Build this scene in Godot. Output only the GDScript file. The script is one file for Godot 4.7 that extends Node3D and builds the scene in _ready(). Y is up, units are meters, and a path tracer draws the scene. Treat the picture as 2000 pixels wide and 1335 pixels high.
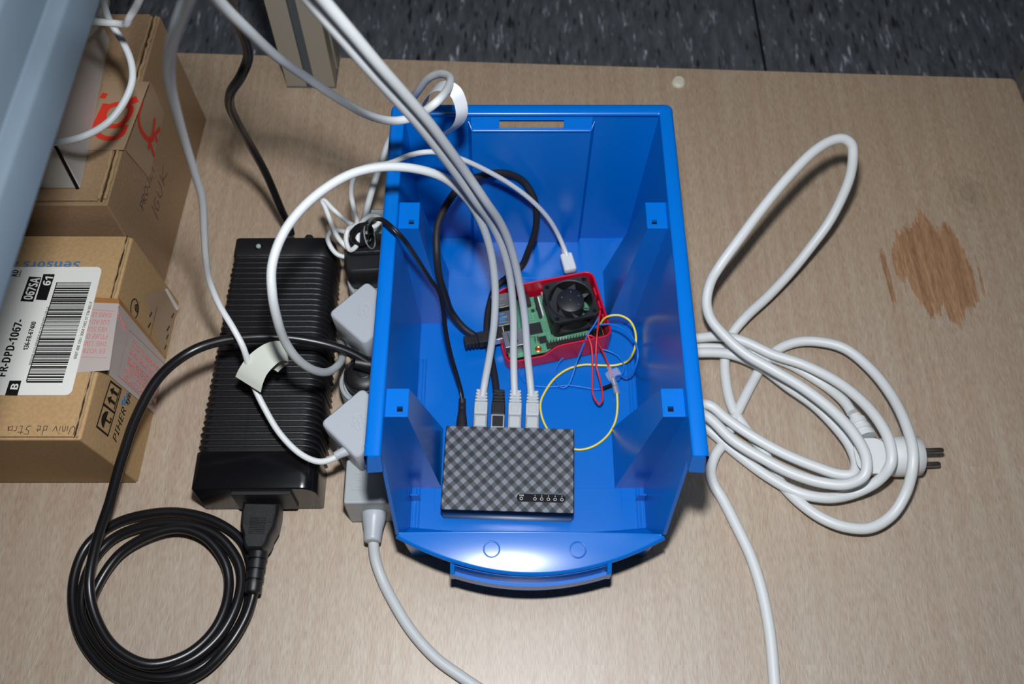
extends Node3D

# A blue stacking bin with a network switch, a small open-cased computer, chargers and cables on a plywood shelf.
# Units: metres; V() takes millimetres. x right, y up, z towards the viewer; the board's top is y = 0.

class Acc:                                    # collects triangles with their own normals
	var v := PackedVector3Array()
	var n := PackedVector3Array()
	var uv := PackedVector2Array()
	var i := PackedInt32Array()
	func vert(p: Vector3, nn: Vector3, u := Vector2.ZERO) -> int:
		v.append(p); n.append(nn); uv.append(u)
		return v.size() - 1
	func tri(a: int, b: int, c: int) -> void:
		if (v[b] - v[a]).cross(v[c] - v[a]).dot(n[a] + n[b] + n[c]) > 0.0:
			i.append_array(PackedInt32Array([a, c, b]))
		else:
			i.append_array(PackedInt32Array([a, b, c]))
	func quad(a: int, b: int, c: int, d: int) -> void:
		tri(a, b, c); tri(a, c, d)
	func face(p: Array, u: Array = []) -> void:          # flat polygon, counter-clockwise seen from outside
		var nn: Vector3 = (p[1] - p[0]).cross(p[2] - p[0]).normalized()
		var s := v.size()
		for k in p.size():
			vert(p[k], nn, u[k] if u.size() else Vector2(p[k].x, p[k].z))
		for k in range(1, p.size() - 1):
			tri(s, s + k, s + k + 1)
	func mesh() -> ArrayMesh:
		var a := []
		a.resize(Mesh.ARRAY_MAX)
		a[Mesh.ARRAY_VERTEX] = v; a[Mesh.ARRAY_NORMAL] = n; a[Mesh.ARRAY_TEX_UV] = uv; a[Mesh.ARRAY_INDEX] = i
		var m := ArrayMesh.new()
		m.add_surface_from_arrays(Mesh.PRIMITIVE_TRIANGLES, a)
		return m

var names := {}
var M := {}
var sans: SystemFont
var sans_bold: SystemFont
var mono: SystemFont

# ---------------------------------------------------------------- nodes
func numbered(called: String) -> String:
	var k: int = names.get(called, -1) + 1
	names[called] = k
	return called if k == 0 else "%s_%03d" % [called, k]

func tag(o: Node3D, label: String, category: String, group := "") -> Node3D:
	o.set_meta("label", label); o.set_meta("category", category)
	if group: o.set_meta("group", group)
	return o

func thing(called: String, label: String, category: String, at := Transform3D(), group := "") -> Node3D:
	var o := Node3D.new()
	o.name = numbered(called); o.transform = at
	add_child(o)
	return tag(o, label, category, group)

func part(called: String, a: Variant, m: Material, parent: Node3D, at := Transform3D(), label := "") -> MeshInstance3D:
	var o := MeshInstance3D.new()
	o.mesh = a.mesh() if a is Acc else a
	o.material_override = m
	o.name = called if parent != self else numbered(called)
	o.transform = at
	if label: o.set_meta("label", label)
	parent.add_child(o, true)
	return o

# ---------------------------------------------------------------- shapes
func V(a: Array) -> PackedVector3Array:
	var p := PackedVector3Array()
	for k in range(0, a.size(), 3):
		p.append(Vector3(a[k], a[k + 1], a[k + 2]) * 0.001)
	return p

func X2(a: Array) -> PackedVector2Array:
	var p := PackedVector2Array()
	for k in range(0, a.size(), 2):
		p.append(Vector2(a[k], a[k + 1]) * 0.001)
	return p

func T(x: float, y: float, z: float, turn := 0.0) -> Transform3D:
	return Transform3D(Basis(Vector3.UP, deg_to_rad(turn)), Vector3(x, y, z) * 0.001)

func smooth(p: PackedVector3Array, sub := 8) -> PackedVector3Array:   # centripetal Catmull-Rom through the points
	var out := PackedVector3Array()
	for k in p.size() - 1:
		var p1 := p[k]
		var p2 := p[k + 1]
		var p0: Vector3 = p[k - 1] if k > 0 else p1 * 2.0 - p2
		var p3: Vector3 = p[k + 2] if k + 2 < p.size() else p2 * 2.0 - p1
		var t1 := maxf(sqrt(p0.distance_to(p1)), 1e-4)
		var t2 := t1 + maxf(sqrt(p1.distance_to(p2)), 1e-4)
		var t3 := t2 + maxf(sqrt(p2.distance_to(p3)), 1e-4)
		for s in sub:
			var t := lerpf(t1, t2, float(s) / sub)
			var a1 := p0.lerp(p1, t / t1)
			var a2 := p1.lerp(p2, (t - t1) / (t2 - t1))
			var a3 := p2.lerp(p3, (t - t2) / (t3 - t2))
			out.append(a1.lerp(a2, t / t2).lerp(a2.lerp(a3, (t - t1) / (t3 - t1)), (t - t1) / (t2 - t1)))
	out.append(p[p.size() - 1])
	return out

func sweep(a: Acc, path: PackedVector3Array, section: PackedVector2Array, scale: Variant = null) -> void:
	# a closed section swept along a path by parallel transport, capped
	var nrm := path[1] - path[0]
	var side := nrm.cross(Vector3.UP)
	if side.length() < 1e-6: side = Vector3.RIGHT
	side = side.normalized()
	var m := section.size()
	var first := a.v.size()
	var along := 0.0
	for k in path.size():
		var d := (path[mini(k + 1, path.size() - 1)] - path[maxi(k - 1, 0)]).normalized()
		side = (side - d * side.dot(d)).normalized()
		var up := side.cross(d)
		if k: along += path[k].distance_to(path[k - 1])
		var s: float = scale.call(float(k) / (path.size() - 1)) if scale != null else 1.0
		for j in m + 1:
			var q := section[j % m]
			var e := section[(j + 1) % m] - section[(j + m - 1) % m]
			var nn := (side * e.y - up * e.x).normalized()
			a.vert(path[k] + (side * q.x + up * q.y) * s, nn, Vector2(float(j) / m, along))
	for k in path.size() - 1:
		for j in m:
			var q := first + k * (m + 1) + j
			a.quad(q, q + 1, q + m + 2, q + m + 1)
	for end in 2:
		var k: int = 0 if end == 0 else path.size() - 1
		var d: Vector3 = (path[0] - path[1]) if end == 0 else (path[k] - path[k - 1])
		var s0 := a.v.size()
		for j in m:
			a.vert(a.v[first + k * (m + 1) + j], d.normalized())
		for j in range(1, m - 1):
			a.tri(s0, s0 + j, s0 + j + 1)

func circle(r: float, m := 12) -> PackedVector2Array:
	var p := PackedVector2Array()
	for j in m:
		p.append(Vector2(cos(TAU * j / m), sin(TAU * j / m)) * r)
	return p

func cable(pts: PackedVector3Array, r_mm: float, sides := 12, sub := 8) -> Acc:
	var a := Acc.new()
	sweep(a, smooth(pts, sub), circle(r_mm * 0.001, sides))
	return a

func lathe(a: Acc, prof: PackedVector2Array, xf := Transform3D(), seg := 24) -> void:   # profile (radius, height)
	var m := prof.size()
	for k in m - 1:
		var d := prof[k + 1] - prof[k]
		if d.length() < 1e-7: continue
		var nk := Vector2(d.y, -d.x).normalized()
		var na := nk
		var nb := nk
		if k > 0:
			var e := prof[k] - prof[k - 1]
			var ne := Vector2(e.y, -e.x).normalized()
			if ne.dot(nk) > 0.6: na = (ne + nk).normalized()
		if k < m - 2:
			var e := prof[k + 2] - prof[k + 1]
			var ne := Vector2(e.y, -e.x).normalized()
			if ne.dot(nk) > 0.6: nb = (ne + nk).normalized()
		var s := a.v.size()
		for j in seg + 1:
			var c := cos(TAU * j / seg)
			var w := sin(TAU * j / seg)
			a.vert(xf * Vector3(prof[k].x * c, prof[k].y, prof[k].x * w), xf.basis * Vector3(na.x * c, na.y, na.x * w), Vector2(float(j) / seg, prof[k].y))
			a.vert(xf * Vector3(prof[k + 1].x * c, prof[k + 1].y, prof[k + 1].x * w), xf.basis * Vector3(nb.x * c, nb.y, nb.x * w), Vector2(float(j) / seg, prof[k + 1].y))
		for j in seg:
			a.quad(s + 2 * j, s + 2 * j + 1, s + 2 * j + 3, s + 2 * j + 2)

func cyl(a: Acc, r: float, y0: float, y1: float, b: float, xf := Transform3D(), seg := 20) -> void:
	lathe(a, PackedVector2Array([Vector2(0, y0), Vector2(r - b, y0), Vector2(r, y0 + b), Vector2(r, y1 - b), Vector2(r - b, y1), Vector2(0, y1)]), xf, seg)

func ring(a: Acc, R: float, r: float, xf := Transform3D(), seg := 32, m := 8) -> void:    # torus about y
	var p := PackedVector2Array()
	for j in m + 1:
		p.append(Vector2(R + r * sin(TAU * j / m), -r * cos(TAU * j / m)))
	lathe(a, p, xf, seg)

func rrect(w: float, h: float, r: float, k := 4) -> PackedVector2Array:     # counter-clockwise rounded rectangle
	var p := PackedVector2Array()
	for q in 4:
		var c := Vector2((w / 2 - r) * (1 if q in [0, 3] else -1), (h / 2 - r) * (1 if q in [0, 1] else -1))
		for j in k + 1:
			var t := PI / 2 * (q + float(j) / k)
			p.append(c + Vector2(cos(t), sin(t)) * r)
	return p

func inset(p: PackedVector2Array, b: float) -> PackedVector2Array:
	var out := PackedVector2Array()
	var m := p.size()
	for j in m:
		var e := (p[j] - p[(j + m - 1) % m]).normalized()
		var f := (p[(j + 1) % m] - p[j]).normalized()
		var q := Vector2(-e.y, e.x) + Vector2(-f.y, f.x)
		out.append(p[j] + q.normalized() * b / maxf(q.length() / 2.0, 0.4))
	return out

# A counter-clockwise outline in local x, y extruded along z from z0 to z1, edges eased by b.
func prism(a: Acc, p: PackedVector2Array, z0: float, z1: float, b := 0.0, xf := Transform3D(), taper := 0.0) -> void:
	var m := p.size()
	var ins := inset(p, b) if b > 0 else p
	var low := inset(p, taper) if taper != 0.0 else p
	var low_in := inset(p, taper + b) if taper != 0.0 else ins
	var tri := Geometry2D.triangulate_polygon(ins)
	var rings := [[low_in, z0, -0.8], [low, z0 + b, -0.25], [p, z1 - b, 0.25], [ins, z1, 0.8]] if b > 0 else [[low, z0, 0.0], [p, z1, 0.0]]
	for j in m:
		var e := (p[(j + 1) % m] - p[j]).normalized()
		var nj := Vector2(e.y, -e.x)
		var ep := (p[j] - p[(j + m - 1) % m]).normalized()
		var en := (p[(j + 2) % m] - p[(j + 1) % m]).normalized()
		var n0: Vector2 = (nj + Vector2(ep.y, -ep.x)).normalized() if e.dot(ep) > 0.75 else nj
		var n1: Vector2 = (nj + Vector2(en.y, -en.x)).normalized() if e.dot(en) > 0.75 else nj
		var prev := []
		for r in rings:
			var q0: Vector2 = r[0][j]
			var q1: Vector2 = r[0][(j + 1) % m]
			var t: float = r[2]
			var s := sqrt(1.0 - t * t)
			var i0 := a.vert(xf * Vector3(q0.x, q0.y, r[1]), (xf.basis * Vector3(n0.x * s, n0.y * s, t)).normalized(), q0)
			var i1 := a.vert(xf * Vector3(q1.x, q1.y, r[1]), (xf.basis * Vector3(n1.x * s, n1.y * s, t)).normalized(), q1)
			if prev: a.quad(prev[0], prev[1], i1, i0)
			prev = [i0, i1]
	for end in 2:
		var s := a.v.size()
		var src: PackedVector2Array = (low_in if end == 0 else ins)
		for q in src:
			a.vert(xf * Vector3(q.x, q.y, z0 if end == 0 else z1), (xf.basis * Vector3(0, 0, -1 if end == 0 else 1)).normalized(), q)
		for k in range(0, tri.size(), 3):
			a.tri(s + tri[k], s + tri[k + 1], s + tri[k + 2])

const UPZ := Basis(Vector3(1, 0, 0), Vector3(0, 0, -1), Vector3(0, 1, 0))    # local z -> world up, local y -> world -z
func flat(a: Acc, p: PackedVector2Array, y0: float, y1: float, b := 0.0, at := Transform3D(), taper := 0.0) -> void:  # outline in x and -z, standing from y0 to y1
	prism(a, p, y0, y1, b, at * Transform3D(UPZ, Vector3.ZERO), taper)

# A box given by eight corners (bottom ring, then top ring: -x-z, +x-z, +x+z, -x+z), edges eased by b.
func hexa(a: Acc, c: Array, b: float) -> void:
	var faces := [[0, 1, 2, 3], [7, 6, 5, 4], [0, 4, 5, 1], [1, 5, 6, 2], [2, 6, 7, 3], [3, 7, 4, 0]]
	var mid := Vector3.ZERO
	for q in c: mid += q / 8.0
	var at := {}
	for f in 6:
		var idx: Array = faces[f]
		var nn: Vector3 = (c[idx[2]] - c[idx[0]]).cross(c[idx[3]] - c[idx[1]]).normalized()
		var fc: Vector3 = (c[idx[0]] + c[idx[1]] + c[idx[2]] + c[idx[3]]) / 4.0
		if nn.dot(fc - mid) < 0: nn = -nn
		var ids := []
		for k in 4:
			var p: Vector3 = c[idx[k]]
			var e1: Vector3 = (c[idx[(k + 1) % 4]] - p).normalized()
			var e2: Vector3 = (c[idx[(k + 3) % 4]] - p).normalized()
			var id := a.vert(p + (e1 + e2) * b, nn, Vector2(k % 3 / 2.0, k / 2))
			at[f * 8 + idx[k]] = id
			ids.append(id)
		a.quad(ids[0], ids[1], ids[2], ids[3])
	for f in 6:
		for g in range(f + 1, 6):
			var shared := []
			for q in faces[f]:
				if q in faces[g]: shared.append(q)
			if shared.size() == 2:
				a.quad(at[f * 8 + shared[0]], at[f * 8 + shared[1]], at[g * 8 + shared[1]], at[g * 8 + shared[0]])
	for q in 8:
		var ids := []
		for f in 6:
			if at.has(f * 8 + q): ids.append(at[f * 8 + q])
		a.tri(ids[0], ids[1], ids[2])

func box(a: Acc, lo: Vector3, hi: Vector3, b: float, xf := Transform3D()) -> void:       # millimetres
	var c := []
	for y in [lo.y, hi.y]:
		for q in [[lo.x, lo.z], [hi.x, lo.z], [hi.x, hi.z], [lo.x, hi.z]]:
			c.append(xf * (Vector3(q[0], y, q[1]) * 0.001))
	hexa(a, c, b * 0.001)

func slab(a: Acc, p: Array, n: Vector3, b := 0.0003) -> void:     # four corners thickened along n
	var c := []
	for q in p: c.append(q)
	for q in p: c.append(q + n)
	hexa(a, c, b)

# lettering: x along the words, y up the letters, z off the surface
func words(parent: Node3D, text: String, h_mm: float, at: Vector3, x_dir: Vector3, y_dir: Vector3, m: Material, font: Font = null, called := "lettering", stretch := 1.0) -> void:
	var x := x_dir.normalized()
	var z := x.cross(y_dir).normalized()
	letters(parent, text, at, x * stretch * h_mm / 46.0, z.cross(x) * h_mm / 46.0, z, m, font, called)

func letters(parent: Node3D, text: String, at: Vector3, x: Vector3, y: Vector3, z: Vector3, m: Material, font: Font, called: String, lift := 0.0002) -> void:
	var t := TextMesh.new()
	var s := y.length()
	t.text = text
	t.font = font if font else sans
	t.font_size = 64
	t.pixel_size = 0.001
	t.depth = 0.0002 / s
	t.curve_step = 4.0
	t.horizontal_alignment = HORIZONTAL_ALIGNMENT_LEFT
	t.vertical_alignment = VERTICAL_ALIGNMENT_BOTTOM
	part(called, t, m, parent, Transform3D(Basis(x, y, z * s), at + z * lift - y * 0.016))

# words whose base line runs from p[0] to p[1], stretched to fit
func fit_words(parent: Node3D, text: String, p: PackedVector3Array, h_mm: float, nrm: Vector3, m: Material, font: Font = null, called := "lettering", lift := 0.0002) -> void:
	var f: Font = font if font else sans
	var w := f.get_string_size(text, HORIZONTAL_ALIGNMENT_LEFT, -1, 64).x * 0.001
	var x := (p[1] - p[0])
	var y := nrm.cross(x).normalized()
	letters(parent, text, p[0], x / w, y * h_mm / 46.0, nrm, m, font, called, lift)

# a brush or pen stroke through points on a surface
func stroke3(a: Acc, p: PackedVector3Array, w: float, nrm: Vector3, lift := 0.0004) -> void:
	for k in p.size() - 1:
		var d := (p[k + 1] - p[k]).normalized()
		var s := nrm.cross(d).normalized() * w / 2
		var up := nrm * (lift + 0.00001 * (k % 7))
		a.face([p[k] - d * w * 0.4 - s + up, p[k + 1] + d * w * 0.4 - s + up, p[k + 1] + d * w * 0.4 + s + up, p[k] - d * w * 0.4 + s + up])

func patch(parent: Node3D, called: String, p: PackedVector3Array, nrm: Vector3, thick: float, m: Material, lift := 0.0) -> void:
	var a := Acc.new()
	var q := []
	for v in p: q.append(v + nrm * lift)
	slab(a, q, nrm * thick, 0.0)
	part(called, a, m, parent)

func ribbon(a: Acc, pts: PackedVector2Array, w: float, at: Vector3, x: Vector3, y: Vector3) -> void:   # a pen stroke on a plane
	var z := x.cross(y).normalized()
	for k in pts.size() - 1:
		var d := (pts[k + 1] - pts[k])
		if d.length() < 1e-6: continue
		d = d.normalized()
		var s := Vector2(-d.y, d.x) * w / 2
		var q := []
		for e in [pts[k] - d * w * 0.4 - s, pts[k + 1] + d * w * 0.4 - s, pts[k + 1] + d * w * 0.4 + s, pts[k] - d * w * 0.4 + s]:
			q.append(at + x * e.x + y * e.y + z * (0.0003 + 0.00001 * (k % 5)))
		a.face(q)

func scrawl(parent: Node3D, strokes: Array, unit: float, w: float, at: Vector3, x: Vector3, y: Vector3, m: Material, called := "handwriting") -> void:
	var a := Acc.new()
	for s in strokes:
		var p := PackedVector2Array()
		for k in range(0, s.size(), 2):
			p.append(Vector2(s[k], s[k + 1]) * unit)
		ribbon(a, p, w, at, x.normalized(), y.normalized())
	part(called, a, m, parent)

# ---------------------------------------------------------------- materials
func mat(c: Color, rough := 0.5, spec := 0.5, metal := 0.0) -> StandardMaterial3D:
	var m := StandardMaterial3D.new()
	m.albedo_color = c
	m.roughness = rough
	m.metallic_specular = spec
	m.metallic = metal
	return m

func rgb(r: float, g: float, b: float) -> Color:
	return Color(r / 255.0, g / 255.0, b / 255.0)

func noise_image(w: int, h: int, seed_: int, freq: float, oct := 4, kind := FastNoiseLite.TYPE_SIMPLEX_SMOOTH) -> Image:
	var f := FastNoiseLite.new()
	f.seed = seed_; f.frequency = freq; f.noise_type = kind
	f.fractal_octaves = oct
	return f.get_seamless_image(w, h, false, false, 0.15)

func bump_noise(m: StandardMaterial3D, seed_: int, tiles_per_m: float, depth_cm: float, freq := 0.06, oct := 3) -> void:
	var im := noise_image(256, 256, seed_, freq, oct)
	m.heightmap_enabled = true
	m.heightmap_texture = ImageTexture.create_from_image(im)
	m.heightmap_scale = depth_cm
	m.uv1_triplanar = true
	m.uv1_scale = Vector3.ONE * tiles_per_m

func ramp_texture(im: Image, cols: Array) -> ImageTexture:       # grey picture -> colours (list of [at, colour])
	var out := Image.create(im.get_width(), im.get_height(), false, Image.FORMAT_RGB8)
	var g := Gradient.new()
	g.offsets = PackedFloat32Array(cols.map(func(c): return c[0]))
	g.colors = PackedColorArray(cols.map(func(c): return c[1]))
	var lut := []
	for k in 256: lut.append(g.sample(k / 255.0))
	for y in im.get_height():
		for x in im.get_width():
			out.set_pixel(x, y, lut[int(im.get_pixel(x, y).r * 255.0)])
	return ImageTexture.create_from_image(out)

func wood_texture() -> ImageTexture:
	var w := 1800
	var h := 1400                                   # 0.78 mm a pixel over 1.4 x 1.09 m
	var streak := noise_image(w, 40, 3, 0.09, 5)      # narrow along the grain: stretched into long fibres
	streak.resize(w, h, Image.INTERPOLATE_CUBIC)
	var fine := noise_image(w, 150, 9, 0.35, 3)
	fine.resize(w, h, Image.INTERPOLATE_CUBIC)
	var cloud := noise_image(256, 128, 5, 0.018, 4)
	cloud.resize(w, h, Image.INTERPOLATE_CUBIC)
	var a := streak.get_data()
	var b := fine.get_data()
	var c := cloud.get_data()
	var stain: PackedVector2Array = PackedVector2Array()
	for q in V([376,0,-570.8, 389.5,0,-577.5, 398.3,0,-576.9, 405.4,0,-564.2, 415.9,0,-563.0, 422.6,0,-542.8, 427.5,0,-517.8, 425.6,0,-485.2, 421.1,0,-471.5, 411.8,0,-467.7, 403.8,0,-462.9, 394.8,0,-459.6, 390.9,0,-471.5, 382.5,0,-471.5, 371.8,0,-480.3, 366.8,0,-497.5, 358,0,-503.1, 355.3,0,-508.7, 355.4,0,-531.7, 362.1,0,-549.3]):
		stain.append(Vector2(q.x, q.z))
	var stain2: PackedVector2Array = PackedVector2Array()
	for q in V([344,0,-535.2, 348.5,0,-536.3, 350,0,-505.9, 350,0,-476.4, 346.4,0,-477.0, 344.9,0,-508.7]):
		stain2.append(Vector2(q.x, q.z))
	var stain3: PackedVector2Array = PackedVector2Array()
	for q in V([433.8,0,-524.7, 434.3,0,-514.4, 433.6,0,-489.1, 430.9,0,-491.9, 431.7,0,-511.6]):
		stain3.append(Vector2(q.x, q.z))
	var out := PackedByteArray()
	out.resize(w * h * 3)
	for y in h:
		var wz := -0.86 + 1.09 * y / h
		for x in w:
			var k := y * w + x
			var s: float = a[k] / 255.0 - 0.5
			var f: float = b[k] / 255.0 - 0.5
			var t: float = c[k] / 255.0
			var v := 1.0 + 0.07 * s + 0.07 * f
			var kd := Vector2(-0.8 + 1.4 * x / w - 0.444, (wz + 0.606) * 0.8).length()      # a knot
			if kd < 0.07:
				var fade := 1.0 - kd / 0.07
				v *= 1.0 + 0.05 * fade * sin(kd * 700.0 + 9.0 * f) - 0.16 * pow(fade, 6.0)
			var r := (183.0 + 8.0 * t) * v
			var g := (166.0 + 6.0 * t + 10.0 * (f + s)) * v
			var bl := (148.0 + 1.0 * t + 14.0 * (f + s)) * v
			var near := clampf((wz + 0.62) / 0.5, 0.0, 1.0)         # flash sheen towards the near edge, put into the veneer colour as grey
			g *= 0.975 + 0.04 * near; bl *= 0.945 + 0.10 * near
			if x > 1450 and wz > -0.62 and wz < -0.40:
				var wx := -0.8 + 1.4 * x / w
				var j: float = (a[(300 * w) + x] / 255.0 - 0.5) * 0.03 + (b[(300 * w) + x] / 255.0 - 0.5) * 0.022
				var p := Vector2(wx, wz + j)
				if Geometry2D.is_point_in_polygon(p, stain) or Geometry2D.is_point_in_polygon(p, stain2) or Geometry2D.is_point_in_polygon(p, stain3):
					var ss := 1.0 + 0.22 * (s + f)
					r *= 0.90 * ss; g *= 0.77 * ss; bl *= 0.65 * ss
			out[k * 3] = clampi(int(r), 0, 255)
			out[k * 3 + 1] = clampi(int(g), 0, 255)
			out[k * 3 + 2] = clampi(int(bl), 0, 255)
	var im := Image.create_from_data(w, h, false, Image.FORMAT_RGB8, out)
	return ImageTexture.create_from_image(im)

func floor_texture() -> ImageTexture:
	var n := 1024
	var big := noise_image(n, n / 4, 21, 0.03, 4)
	big.resize(n, n, Image.INTERPOLATE_CUBIC)
	var fleck := noise_image(n, n / 5, 4, 0.038, 3)
	fleck.resize(n, n, Image.INTERPOLATE_CUBIC)
	var tiny := noise_image(n, n / 4, 14, 0.09, 3)
	tiny.resize(n, n, Image.INTERPOLATE_CUBIC)
	var a := big.get_data()
	var b := fleck.get_data()
	var c := tiny.get_data()
	var out := PackedByteArray()
	out.resize(n * n * 3)
	for k in n * n:
		var base: float = 92.0 + 34.0 * (a[k] / 255.0 - 0.5) + 16.0 * (c[k] / 255.0 - 0.5)
		var f: float = clampf((b[k] / 255.0 - 0.66) * 5.0, 0.0, 1.0) * clampf((c[k] / 255.0 - 0.35) * 3.0, 0.0, 1.0)
		var d: float = clampf((0.30 - b[k] / 255.0) * 5.0, 0.0, 1.0)
		base = base * (1.0 - 0.6 * d) + 95.0 * f
		out[k * 3] = clampi(int(base * 0.97), 0, 255)
		out[k * 3 + 1] = clampi(int(base * 1.0), 0, 255)
		out[k * 3 + 2] = clampi(int(base * 1.05), 0, 255)
	return ImageTexture.create_from_image(Image.create_from_data(n, n, false, Image.FORMAT_RGB8, out))

func plaid_texture() -> ImageTexture:
	var n := 512                                    # one repeat of 11 mm diamonds along both diagonals
	var im := Image.create(n, n, false, Image.FORMAT_RGB8)
	var g := noise_image(n, n, 8, 0.4, 2)
	for y in n:
		for x in n:
			var s := fposmod(float(x + y) / n * 2.0, 1.0) < 0.5
			var t := fposmod(float(x - y) / n * 2.0, 1.0) < 0.5
			var v := (50.0 if s and t else (128.0 if not s and not t else 84.0)) + 30.0 * (g.get_pixel(x, y).r - 0.5)
			im.set_pixel(x, y, rgb(v * 0.96, v * 1.0, v * 1.06))
	return ImageTexture.create_from_image(im)

func make_materials() -> void:
	sans = SystemFont.new(); sans.font_names = PackedStringArray(["Droid Sans"])
	sans_bold = SystemFont.new(); sans_bold.font_names = PackedStringArray(["Droid Sans"]); sans_bold.font_weight = 700
	mono = SystemFont.new(); mono.font_names = PackedStringArray(["Droid Sans Mono"])
	# plywood: base picture over the whole board, fine fibres from a repeating detail
	var wood := mat(Color.WHITE, 0.46, 0.75)
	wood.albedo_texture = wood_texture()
	var fib := noise_image(1024, 44, 31, 0.36, 3)
	fib.resize(1024, 1024, Image.INTERPOLATE_CUBIC)
	wood.detail_enabled = true
	wood.detail_blend_mode = BaseMaterial3D.BLEND_MODE_MUL
	wood.detail_uv_layer = BaseMaterial3D.DETAIL_UV_2
	wood.detail_albedo = ramp_texture(fib, [[0.0, rgb(172, 164, 156)], [0.3, rgb(216, 211, 206)], [0.6, rgb(244, 244, 244)], [1.0, Color.WHITE]])
	M.wood = wood
	M.wood_edge = mat(rgb(168, 132, 100), 0.7)
	var fl := mat(Color.WHITE, 0.35, 0.5)
	fl.albedo_texture = floor_texture()
	M.floor = fl
	var card_im := noise_image(512, 512, 12, 0.05, 5)
	var card := mat(Color.WHITE, 0.8, 0.3)
	card.albedo_texture = ramp_texture(card_im, [[0.0, rgb(170, 138, 98)], [0.5, rgb(178, 146, 105)], [1.0, rgb(186, 154, 113)]])
	card.uv1_triplanar = true; card.uv1_scale = Vector3.ONE * 9.0
	M.card = card
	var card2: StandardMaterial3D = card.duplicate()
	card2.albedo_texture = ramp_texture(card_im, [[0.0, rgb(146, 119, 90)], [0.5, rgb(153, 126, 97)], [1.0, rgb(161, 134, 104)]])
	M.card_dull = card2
	M.card_raw = mat(rgb(176, 148, 112), 0.9, 0.2)
	bump_noise(M.card_raw, 6, 60.0, 0.05, 0.12)
	M.card_dark = mat(rgb(70, 52, 34), 0.9, 0.2)
	M.paper = mat(rgb(226, 226, 220), 0.5, 0.4)
	M.ink = mat(rgb(22, 20, 20), 0.6, 0.3)
	M.ink_soft = mat(rgb(70, 58, 48), 0.7, 0.3)
	M.pen = mat(rgb(62, 56, 84), 0.7, 0.2)
	M.red_pen = mat(rgb(205, 52, 34), 0.5, 0.4)
	M.pink_print = mat(rgb(206, 120, 118), 0.5, 0.4)
	M.blue_print = mat(rgb(70, 120, 160), 0.6, 0.3)
	M.tape_brown = mat(rgb(158, 112, 66), 0.3, 0.5)
	M.tape_white = mat(rgb(182, 172, 167), 0.25, 0.5)
	M.tape_clear = mat(rgb(156, 132, 106), 0.25, 0.5)
	# plastics
	M.blue = mat(rgb(0, 102, 194), 0.25, 0.5)
	M.blue_pale = mat(rgb(70, 130, 205), 0.35, 0.5)
	M.white_cord = mat(rgb(212, 216, 217), 0.42, 0.5)
	M.grey_cord = mat(rgb(190, 195, 197), 0.48, 0.5)
	M.grey_boot = mat(rgb(182, 187, 188), 0.5, 0.5)
	M.white_plastic = mat(rgb(172, 178, 186), 0.38, 0.5)
	M.strip_grey = mat(rgb(160, 167, 169), 0.4, 0.5)
	M.black_cord = mat(rgb(20, 20, 23), 0.32, 0.5)
	M.black_flat = mat(rgb(30, 30, 33), 0.45, 0.5)
	M.black_gloss = mat(rgb(14, 14, 17), 0.2, 0.5)
	M.black_grain = mat(rgb(24, 24, 27), 0.38, 0.5)
	bump_noise(M.black_grain, 17, 40.0, 0.012, 0.3, 2)
	M.fan_blade = mat(rgb(52, 54, 58), 0.4, 0.5)
	M.wall = mat(rgb(200, 200, 196), 0.8, 0.3)
	M.fill_panel_glow = mat(rgb(235, 238, 240), 0.6, 0.3)  # glowing face of the added fill panel
	M.fill_panel_glow.emission_enabled = true
	M.fill_panel_glow.emission = rgb(226, 238, 255)
	M.fill_panel_glow.emission_energy_multiplier = 0.6
	M.rubber = mat(rgb(34, 34, 37), 0.55, 0.4)
	M.dark = mat(rgb(8, 8, 9), 0.7, 0.3)
	M.alu = mat(rgb(168, 163, 152), 0.5, 0.5, 0.25)
	M.alu_cool = mat(rgb(78, 90, 100), 0.32, 0.5)
	M.slot = mat(rgb(70, 78, 84), 0.5, 0.5)
	M.steel = mat(rgb(205, 206, 208), 0.38, 0.5, 1.0)
	M.nickel = mat(rgb(150, 148, 142), 0.42, 0.5, 1.0)
	M.gold = mat(rgb(205, 165, 80), 0.35, 0.5, 0.9)
	M.copper = mat(rgb(190, 110, 60), 0.35, 0.5, 0.9)
	M.red_case = mat(rgb(196, 16, 52), 0.32, 0.5)
	M.pcb = mat(rgb(84, 146, 116), 0.4, 0.5)
	M.pcb_trace = mat(rgb(110, 172, 140), 0.4, 0.5)
	M.chip = mat(rgb(30, 31, 34), 0.45, 0.5)
	M.usb_blue = mat(rgb(40, 130, 205), 0.4, 0.5)
	M.print_white = mat(rgb(220, 222, 224), 0.5, 0.4)
	M.wire_red = mat(rgb(200, 30, 40), 0.4, 0.5)
	M.wire_blue = mat(rgb(10, 110, 205), 0.4, 0.5)
	M.wire_yellow = mat(rgb(232, 212, 70), 0.4, 0.5)
	M.cap = mat(rgb(206, 204, 184), 0.5, 0.5)
	M.velcro = mat(rgb(196, 200, 190), 0.6, 0.4)
	M.tape_paper = mat(rgb(214, 220, 226), 0.5, 0.5)
	M.carton = mat(rgb(190, 188, 184), 0.6, 0.4)
	var clear := mat(Color(0.95, 0.97, 1.0, 0.15), 0.06, 0.6)
	clear.transparency = BaseMaterial3D.TRANSPARENCY_ALPHA
	M.clear = clear
	var plaid := mat(Color.WHITE, 0.34, 0.5)
	plaid.albedo_texture = plaid_texture()
	M.plaid = plaid

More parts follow.
